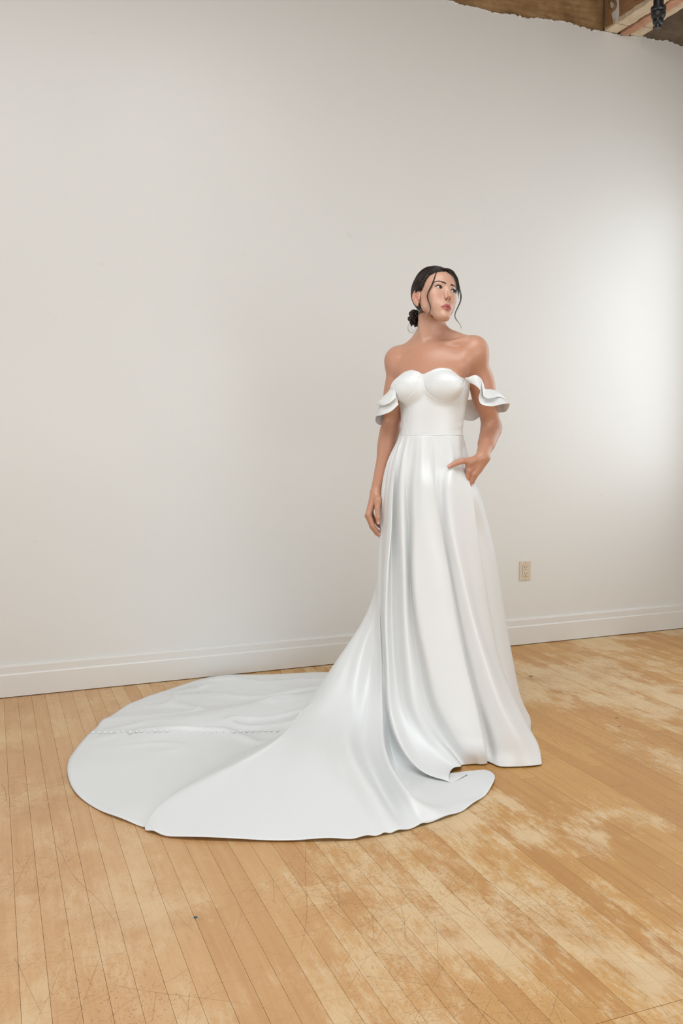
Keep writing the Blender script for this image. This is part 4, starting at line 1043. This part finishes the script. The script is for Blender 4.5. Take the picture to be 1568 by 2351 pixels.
# brows and lashes
M_BROW = plain('brow_hair', (0.055, 0.033, 0.024, 1), 0.5)
def on_face(xz, y0=110.0):
    xz = np.asarray(xz, F32); lo = np.full(len(xz), 40.0, F32); hi = np.full(len(xz), y0, F32)
    for _ in range(16):
        m = (lo + hi) / 2; ins = head_sdf(np.stack([xz[:, 0], m, xz[:, 1]], 1), ears=False) < 0
        lo = np.where(ins, m, lo); hi = np.where(ins, hi, m)
    return np.stack([xz[:, 0], lo, xz[:, 1]], 1)
for s in (-1, 1):
    paths = []; A_, B_ = [], []
    for k in range(230):
        u = rh.uniform(0, 1); x = 9 + 38 * u
        z = 14.5 + 8.4 * math.sin(u * 2.05) - 6.0 * max(0, u - 0.66) ** 1.2 * 2
        wv = 3.9 * (1 - 0.68 * u) * rh.uniform(-1, 1)
        a = math.radians(44 - 56 * min(1, u * 1.25) + rh.normal(0, 8)); ln = rh.uniform(3.2, 5.4) * (1 - 0.3 * u)
        A_.append((s * x, z + wv)); B_.append((s * (x + ln * math.cos(a)), z + wv + ln * math.sin(a) * (0.75 if wv < 0 else 0.25)))
    A_, B_ = on_face(A_), on_face(B_)
    for p0, p1 in zip(A_, B_):
        mid = (p0 + p1) / 2 + np.array([0, 0.5, 0])
        paths.append((from_head(np.array([p0, mid, p1 + np.array([0, .2, 0])])), HEAD_S * np.array([0.30, 0.38, 0.12])))
    v, f = tube_mesh(paths, 4); mesh_obj('eyebrow', v, f, M_BROW, body, smooth=True)
    paths = []
    for k in range(34):
        u = -0.82 + 1.8 * k / 33.0; xo = np.clip(12.8 * u - 0.5, -13.2, 13.0); uz_, _ = lid_curve(np.array([xo])); x = EYE[0] + xo
        yy = EYE[1] + math.sqrt(max(0, 13.6 ** 2 - xo ** 2 * 0.92 - uz_[0] ** 2))
        b0 = np.array([s * x, yy - 0.6, uz_[0]]); L = 5.0 + 3.0 * max(0, u)
        outw = np.array([s * (0.25 + 0.45 * max(u, -0.2)), 0.85, 0.0]); 
        paths.append((from_head(np.array([b0, b0 + outw * L * 0.5 + [0, 0, 0.2], b0 + outw * L * 0.85 + [0, 0, L * 0.45]])), HEAD_S * np.array([0.42, 0.34, 0.10])))
    v, f = tube_mesh(paths, 4); mesh_obj('eyelash', v, f, M_HAIR, body, smooth=True)

if DEBUG: print('DEBUG brows', time.time()-T0)
# ================================================================= bodice
CUPS = [(T(0.071, -0.068, 1.366), (0.076, 0.038, 0.053)), (T(-0.068, -0.068, 1.360), (0.073, 0.038, 0.053))]
def bodice_sdf(X):
    d = np.full(len(X), 0.5, F32)
    for kind, fn, k, c, r in TORSO_OPS: d = smin(d, fn(X).astype(F32), k)
    d = d - 0.004
    for c, r in CUPS: d = smin(d, ell(X, c, r, TR), 0.010)
    return d
_ta = np.array([-180, -130, -98, -80, -66, -50, -34, -18, -3, 12, 26, 40, 54, 68, 80, 96, 130, 180.0])
_tz = np.array([1.345, 1.350, 1.362, 1.378, 1.404, 1.424, 1.430, 1.424, 1.411, 1.420, 1.430, 1.434, 1.430, 1.420, 1.409, 1.392, 1.362, 1.345])
na, nz = 460, 150
aa = np.linspace(-180, 180, na, endpoint=False)
ztop = np.interp(aa, _ta, _tz); _kk = np.hanning(21); _kk /= _kk.sum(); ztop = np.convolve(np.concatenate([ztop[-10:], ztop, ztop[:10]]), _kk, 'valid')
sz = np.linspace(0, 1, nz)
ZZ = ztop[:, None] * (1 - sz)[None] + (WZ - 0.004) * sz[None]
ar = np.radians(aa)
dloc = np.stack([np.sin(ar), -np.cos(ar), np.zeros(na)], 1) @ TR.T
o_ = np.array([WC[0], WC[1] + 0.004, 0])
lo = np.zeros((na, nz)); hi = np.full((na, nz), 0.30)
for _ in range(15):
    m = (lo + hi) / 2
    X = o_ + dloc[:, None, :] * m[..., None] + np.array([0, 0, 1.0]) * ZZ[..., None]
    ins = (bodice_sdf(X.reshape(-1, 3).astype(F32)) < 0).reshape(na, nz); lo = np.where(ins, m, lo); hi = np.where(ins, hi, m)
rad = lo
wr = np.array([np.linalg.norm((waist(a) - o_ - np.array([0, 0, WZ]))[:2]) for a in aa]) * 0 + 0
bl = sst(sz, 0.72, 1.0)[None, :]
wel = 1.0 / np.sqrt((np.sin(ar) / 0.1225) ** 2 + (np.cos(ar) / 0.0955) ** 2)
rad = rad * (1 - bl) + wel[:, None] * bl
rad = rad + 0.0035 * (1 - sst(sz, 0.0, 0.05))[None] * 0
X = o_ + dloc[:, None, :] * rad[..., None] + np.array([0, 0, 1.0]) * ZZ[..., None]
# seams pressed into the cloth, traced on the front
def to_px(X):
    w = X @ L2W.T + BASE - CAM_P; v = w @ CAM_M; return np.stack([CX + FPX * v[..., 0] / -v[..., 2], CY - FPX * v[..., 1] / -v[..., 2]], -1)
px = to_px(X)
def seg_dist(px, poly):
    d = np.full(px.shape[:-1], 1e9)
    for a, b in zip(poly[:-1], poly[1:]):
        a, b = np.array(a, float), np.array(b, float); ab = b - a
        t = np.clip(((px - a) @ ab) / (ab @ ab), 0, 1); d = np.minimum(d, np.linalg.norm(px - a - t[..., None] * ab, axis=-1))
    return d
cup_l = [(1068, 868), (1064, 882), (1056, 899), (1042, 911), (1024, 917), (1004, 915), (990, 907), (979, 896), (973, 882), (974, 872)]
cup_r = [(905, 884), (907, 900), (914, 920), (923, 919), (938, 909), (952, 892), (959, 876), (962, 866)]
seams = [(cup_l, 0.0018, 1.2), (cup_r, 0.0018, 1.2), ([(1015, 874), (1012, 895), (1008, 915)], 0.0006, 0.9), ([(912, 874), (916, 895), (922, 918)], 0.0006, 0.9),
         ([(974, 884), (992, 868), (1018, 863), (1044, 874), (1060, 888)], 0.0007, 0.9), ([(914, 868), (930, 866), (945, 878), (952, 889)], 0.0007, 0.9),
         ([(1004, 916), (1002, 950), (998, 996)], 0.0005, 0.8), ([(923, 920), (930, 960), (938, 996)], 0.0005, 0.8), ([(1066, 870), (1060, 930), (1058, 996)], 0.0005, 0.8)]
front = (np.cos(ar) > -0.1)[:, None]
for poly, dep, wd in seams:
    poly = [tuple(v_[:2]) for v_ in catmull([(a_, b_, 0.0) for a_, b_ in poly], 24)]
    rad = rad - dep * np.exp(-(seg_dist(px, poly) / wd) ** 2) * front
# drag wrinkles across the ribs
wrk = vnoise(np.stack([px[..., 0] * 0.5, px[..., 1] * 1.6 + px[..., 0] * 0.35, px[..., 0] * 0], -1), 0.055, 5)
side = sst(np.abs(px[..., 0] - 985), 25, 70) * sst(px[..., 1], 915, 940) * sst(1000 - px[..., 1], 4, 25)
rad = rad + 0.0030 * wrk * side * front
# folded upper edge of the cups
X = o_ + dloc[:, None, :] * rad[..., None] + np.array([0, 0, 1.0]) * ZZ[..., None]
gi = np.arange(na * nz).reshape(na, nz); gn = np.roll(gi, -1, 0)
bodice = mesh_obj('bodice', X.reshape(-1, 3), np.stack([gi[:, :-1], gi[:, 1:], gn[:, 1:], gn[:, :-1]], -1).reshape(-1, 4), M_SATIN, dress, smooth=True)
tag(bodice, 'strapless satin bodice with seamed sweetheart cups')
_s = bodice.modifiers.new('thickness', 'SOLIDIFY'); _s.thickness = 0.0025; _s.offset = -1
v, f = tube_mesh([(np.array([waist(a) * [1, 1, 0] + (waist(a) - [WC[0], WC[1], 0]) * [0.012, 0.012, 0] + [0, 0, WZ - 0.002] for a in np.linspace(0, 360, 121)]), np.full(121, 0.0022))], 6)
mesh_obj('waist_seam', v, f, M_SATIN, dress, smooth=True)

# off-shoulder ruffles: strips lofted from edge to edge
def ruffle(edges, n=150, m=26, parent=None, name='ruffle_sleeve', label=None):
    E_ = [catmull(e, n) for e in edges]
    G = np.array(E_); k = len(G); rows = []
    for s in np.linspace(0, k - 1, m):
        i = min(int(s), k - 2); u = s - i
        p0 = G[max(i - 1, 0)]; p1, p2 = G[i], G[i + 1]; p3 = G[min(i + 2, k - 1)]
        rows.append(0.5 * (2 * p1 + (p2 - p0) * u + (2 * p0 - 5 * p1 + 4 * p2 - p3) * u * u + (3 * p1 - p0 - 3 * p2 + p3) * u ** 3))
    V = np.array(rows); gi = np.arange(m * n).reshape(m, n)
    o = mesh_obj(name, V.reshape(-1, 3), np.stack([gi[:-1, :-1], gi[1:, :-1], gi[1:, 1:], gi[:-1, 1:]], -1).reshape(-1, 4), M_SATIN, parent or dress, smooth=True)
    q = o.modifiers.new('thickness', 'SOLIDIFY'); q.thickness = 0.0016; q.offset = 0
    if label: tag(o, label)
    return o
# picture left arm
rs = ruffle([
    [P(907, 878, -.035), P(899, 890, -.030), P(890, 902, .0), P(883, 908, .045), P(884, 908, .095), P(905, 900, .128), P(935, 890, .135)],
    [P(910, 905, -.050), P(895, 922, -.050), P(876, 934, -.025), P(868, 940, .035), P(871, 945, .10), P(900, 940, .140), P(935, 925, .145)],
    [P(915, 929, -.055), P(897, 945, -.060), P(876, 953, -.045), P(863, 957, .02), P(865, 972, .085), P(888, 978, .135), P(930, 965, .150)]], label='white satin ruffle falling off the shoulder on the picture left')
ruffle([
    [P(906, 879, -.038), P(898, 890, -.033), P(889, 902, -.003), P(882, 908, .043), P(884, 908, .093)],
    [P(908, 898, -.060), P(894, 914, -.058), P(874, 921, -.030), P(867, 924, .030), P(872, 922, .085)],
    [P(910, 912, -.066), P(895, 925, -.068), P(880, 931, -.050), P(863, 928, .020), P(868, 930, .085)]], m=18, parent=dress)
# picture right arm
ruffle([
    [P(1066, 868, -.088), P(1078, 865, -.095), P(1091, 861, -.100), P(1103, 868, -.098), P(1110, 882, -.088), P(1113, 892, -.075), P(1126, 895, -.055), P(1140, 899, .0), P(1146, 903, .05), P(1132, 908, .105), P(1104, 914, .130), P(1060, 920, .130)],
    [P(1070, 874, -.086), P(1081, 873, -.098), P(1092, 873, -.106), P(1102, 882, -.106), P(1107, 896, -.100), P(1110, 908, -.094), P(1127, 914, -.086), P(1150, 915, -.035), P(1160, 924, .035), P(1142, 930, .11), P(1104, 934, .142), P(1060, 942, .142)],
    [P(1075, 878, -.083), P(1084, 881, -.098), P(1093, 886, -.108), P(1103, 898, -.112), P(1099, 914, -.112), P(1104, 927, -.112), P(1126, 933, -.112), P(1148, 929, -.075), P(1170, 927, .0), P(1161, 945, .06), P(1148, 947, .10), P(1108, 953, .145), P(1086, 966, .150), P(1060, 963, .150)]], n=220, label='white satin ruffle twisted around the arm on the picture right')
ruffle([
    [P(1106, 878, -.104), P(1111, 892, -.094), P(1126, 894, -.065), P(1141, 898, -.005), P(1146, 902, .045)],
    [P(1108, 896, -.114), P(1113, 905, -.106), P(1128, 905, -.090), P(1147, 904, -.030), P(1156, 910, .040)],
    [P(1110, 910, -.120), P(1118, 915, -.118), P(1130, 914, -.106), P(1144, 911, -.060), P(1162, 917, .030)]], m=18, parent=dress)

# covered buttons down the centre back of the train
bpath = SK[:, NH:, :].reshape(-1, 3)
def skirt_top(px_, py_):
    q = PF(px_, py_, 0.012)
    for _ in range(4):
        d = np.abs(bpath[:, 0] - q[0]) + np.abs(bpath[:, 1] - q[1]); z = bpath[np.argmin(d), 2]; q = PF(px_, py_, z)
    return q
bm = bmesh.new(); bmesh.ops.create_uvsphere(bm, u_segments=12, v_segments=8, radius=1.0)
bmesh.ops.scale(bm, vec=(0.0062, 0.0062, 0.0046), verts=bm.verts)
b0 = bm_obj('button', bm, M_SATIN, dress, smooth=True)
seam_pts = []
for k in range(31):
    xx = 214 + k * 14.1 + 1.2 * math.sin(k * 2.1); yy = 1683 + 1.5 * math.sin(k * 0.35 + 1) - 0.002 * (xx - 214)
    q = skirt_top(xx, yy); o = b0 if k == 0 else b0.copy()
    if k: COL.objects.link(o); o.parent = dress
    o.location = q + np.array([0, 0, 0.0055]); seam_pts.append(q)
v, f = tube_mesh([(catmull(np.array(seam_pts) + [0, 0.006, 0.0015], 120), np.full(120, 0.0016))], 6)
mesh_obj('back_seam', v, f, M_SATIN, dress, smooth=True)

if DEBUG: print('DEBUG p4 done', time.time()-T0)

# ================================================================= small things of the room
M_PLATE = plain('outlet_plastic', srgb(214, 198, 176), 0.4)
M_SLOT = plain('outlet_slot', (0.03, 0.022, 0.015, 1), 0.8)
M_SCREW = plain('outlet_screw', srgb(176, 162, 142), 0.4)
ox, oz = 2.7712, 0.4185
out = empty('wall_outlet', (ox, YW, oz))
tag(out, 'ivory double power outlet on the wall right of the gown', 'outlet')
bm = bmesh.new(); add_box(bm, (-0.0355, -0.006, -0.0545), (0.0355, 0.0, 0.0545), 0.0025, 2)
bm_obj('cover_plate', bm, M_PLATE, out)
bm = bmesh.new(); add_box(bm, (-0.0172, -0.0066, -0.0338), (0.0172, -0.004, 0.0338), 0.0004, 1)
bm_obj('recess', bm, plain('outlet_gap', srgb(150, 132, 110), 0.6), out)
rec = box_obj('receptacle', (-0.0162, -0.0085, -0.0328), (0.0156, -0.004, 0.0328), M_PLATE, out, 0.001, 2)
for zc in (0.019, -0.0185):
    for xs_, hh in ((-0.0055, 0.0042), (0.0058, 0.0035)):
        box_obj('slot', (xs_ - 0.0011, -0.0088, zc + 0.003 - hh), (xs_ + 0.0011, -0.0083, zc + 0.003 + hh), M_SLOT, rec)
    bm = bmesh.new(); bmesh.ops.create_cone(bm, cap_ends=True, segments=16, radius1=0.0026, radius2=0.0026, depth=0.0006, matrix=Matrix.Translation((0, -0.0086, zc - 0.0095)) @ Matrix.Rotation(math.pi / 2, 4, 'X'))
    bm_obj('ground_hole', bm, M_SLOT, rec)
for zc in (0.0475, -0.0475):
    bm = bmesh.new(); bmesh.ops.create_cone(bm, cap_ends=True, segments=16, radius1=0.0032, radius2=0.0028, depth=0.0012, matrix=Matrix.Translation((0, -0.0064, zc)) @ Matrix.Rotation(math.pi / 2, 4, 'X'))
    bm_obj('screw', bm, M_SCREW, out)

# black drop pipe in front of the beam
def lathe(name, prof_, mat, parent, seg=64):
    V, F = [], []; n = len(prof_)
    for k in range(seg):
        a = 2 * math.pi * k / seg
        V += [(r * math.cos(a), r * math.sin(a), z) for r, z in prof_]
    for k in range(seg):
        for i in range(n - 1):
            a, b = k * n + i, ((k + 1) % seg) * n + i; F.append((a, b, b + 1, a + 1))
    return mesh_obj(name, V, F, mat, parent, smooth=False)
def WPT(px, py, Y):
    r = CAM_M @ np.array([(px - CX) / FPX, -(py - CY) / FPX, -1.0]); t = (Y - CAM_P[1]) / r[1]; return CAM_P + t * r
pp = WPT(1510.5, 65, 3.60); sc = (np.linalg.norm(WPT(1520, 30, 3.60) - WPT(1510, 30, 3.60))) / 10
pz = pp[2]; px2m = sc
pipe = empty('ceiling_pipe', (pp[0], 3.60, pz))
tag(pipe, 'black pipe with a collar hanging down from the ceiling', 'pipe')
lathe('pipe_run', [(0, ZC - pz), (9.2 * px2m, ZC - pz), (9.2 * px2m, 30 * px2m)], M_BLACK, pipe)
lathe('collar', [(9.2 * px2m, 38 * px2m), (13.5 * px2m, 37 * px2m), (13.8 * px2m, 32 * px2m), (12.6 * px2m, 29 * px2m), (13.4 * px2m, 26 * px2m), (12.5 * px2m, 20 * px2m), (9.5 * px2m, 16 * px2m), (9.2 * px2m, 14 * px2m)], M_BLACK, pipe)
lathe('nozzle', [(9.6 * px2m, 17 * px2m), (9.8 * px2m, 10 * px2m), (8.4 * px2m, 7 * px2m), (6.0 * px2m, 6 * px2m), (5.4 * px2m, 0), (0, 0)], M_BLACK, pipe)
lathe('thread_ring', [(8.4 * px2m, 9.2 * px2m), (9.0 * px2m, 8.4 * px2m), (8.3 * px2m, 7.4 * px2m), (6.0 * px2m, 6.2 * px2m)], M_BRIGHT, pipe)

# iron hanger on the beam's flank: strap, web and a looped tongue
HX = 3.2445
hang = empty('joist_hanger', (HX, YW - 0.01, 3.42))
tag(hang, 'rusty iron joist hanger with a looped tongue on the flank of the ceiling beam', 'bracket')
def hz(px, py):
    """point of the beam's flank (plane x = HX) seen at a pixel, relative to the hanger"""
    r = CAM_M @ np.array([(px - CX) / FPX, -(py - CY) / FPX, -1.0]); q = CAM_P + r * (HX / r[0]); return q - np.array([HX, YW - 0.01, 3.42])
def plate(name, pix, thick, mat, dx=0.0):
    pts = [hz(*p) for p in pix]; n = len(pts); V = [(p[0] - dx, p[1], p[2]) for p in pts] + [(p[0] - dx - thick, p[1], p[2]) for p in pts]
    F = [tuple(range(n)), tuple(range(2 * n - 1, n - 1, -1))] + [(i, (i + 1) % n, (i + 1) % n + n, i + n) for i in range(n)]
    return mesh_obj(name, V, F, mat, hang)
plate('strap', [(1386.5, 70), (1386.5, 0), (1390.5, -6), (1392, 66)], 0.010, M_STEEL)
plate('back_plate', [(1394, 60), (1393.5, -6), (1421, -6), (1422, 28), (1420, 50), (1408, 58)], 0.003, M_PLASTER)
plate('hanger_web', [(1391.5, 64), (1394, 40), (1393, -8), (1401, -8), (1402, 10), (1404, 30), (1406, 45), (1409, 56)], 0.012, M_IRON, 0.003)
ang = np.linspace(-2.5, 2.1, 26)
loop = np.array([hz(1408 + 8.0 * math.cos(a), 12 - 11.5 * math.sin(a)) for a in ang]) + [-0.010, 0, 0]
v, f = tube_mesh([(loop, np.full(len(loop), 0.0075))], 8); mesh_obj('looped_tongue', v, f, M_IRON, hang, smooth=True)
plate('tongue_foot', [(1401, 16), (1408, 24), (1405, 34), (1408, 46), (1411, 55), (1402, 58), (1399, 36)], 0.014, M_IRON, 0.003)

# specks on the boards
def disc(name, px_, py_, r, col, label, cat):
    rr_ = CAM_M @ np.array([(px_ - CX) / FPX, -(py_ - CY) / FPX, -1.0]); t = -CAM_H / rr_[2]; q = CAM_P + t * rr_
    bm = bmesh.new(); bmesh.ops.create_cone(bm, cap_ends=True, segments=24, radius1=r, radius2=r * 0.9, depth=0.0008)
    o = bm_obj(name, bm, plain(name + '_colour', col, 0.5)); o.location = (q[0], q[1], 0.0006); tag(o, label, cat); return o
disc('floor_dot', 449, 2106.5, 0.0052, srgb(40, 74, 104), 'small dark blue dot stuck on the boards at lower left', 'sticker')
disc('floor_plug', 1219, 1552.5, 0.0085, srgb(104, 92, 78), 'grey screw plug in the boards right of the skirt', 'plug')
disc('floor_plug', 1416, 1648.5, 0.0075, srgb(150, 104, 74), 'larger brown plug in the boards at right', 'plug')
disc('floor_plug', 1422, 1668, 0.0055, srgb(156, 108, 78), 'smaller brown plug just below another at right', 'plug')
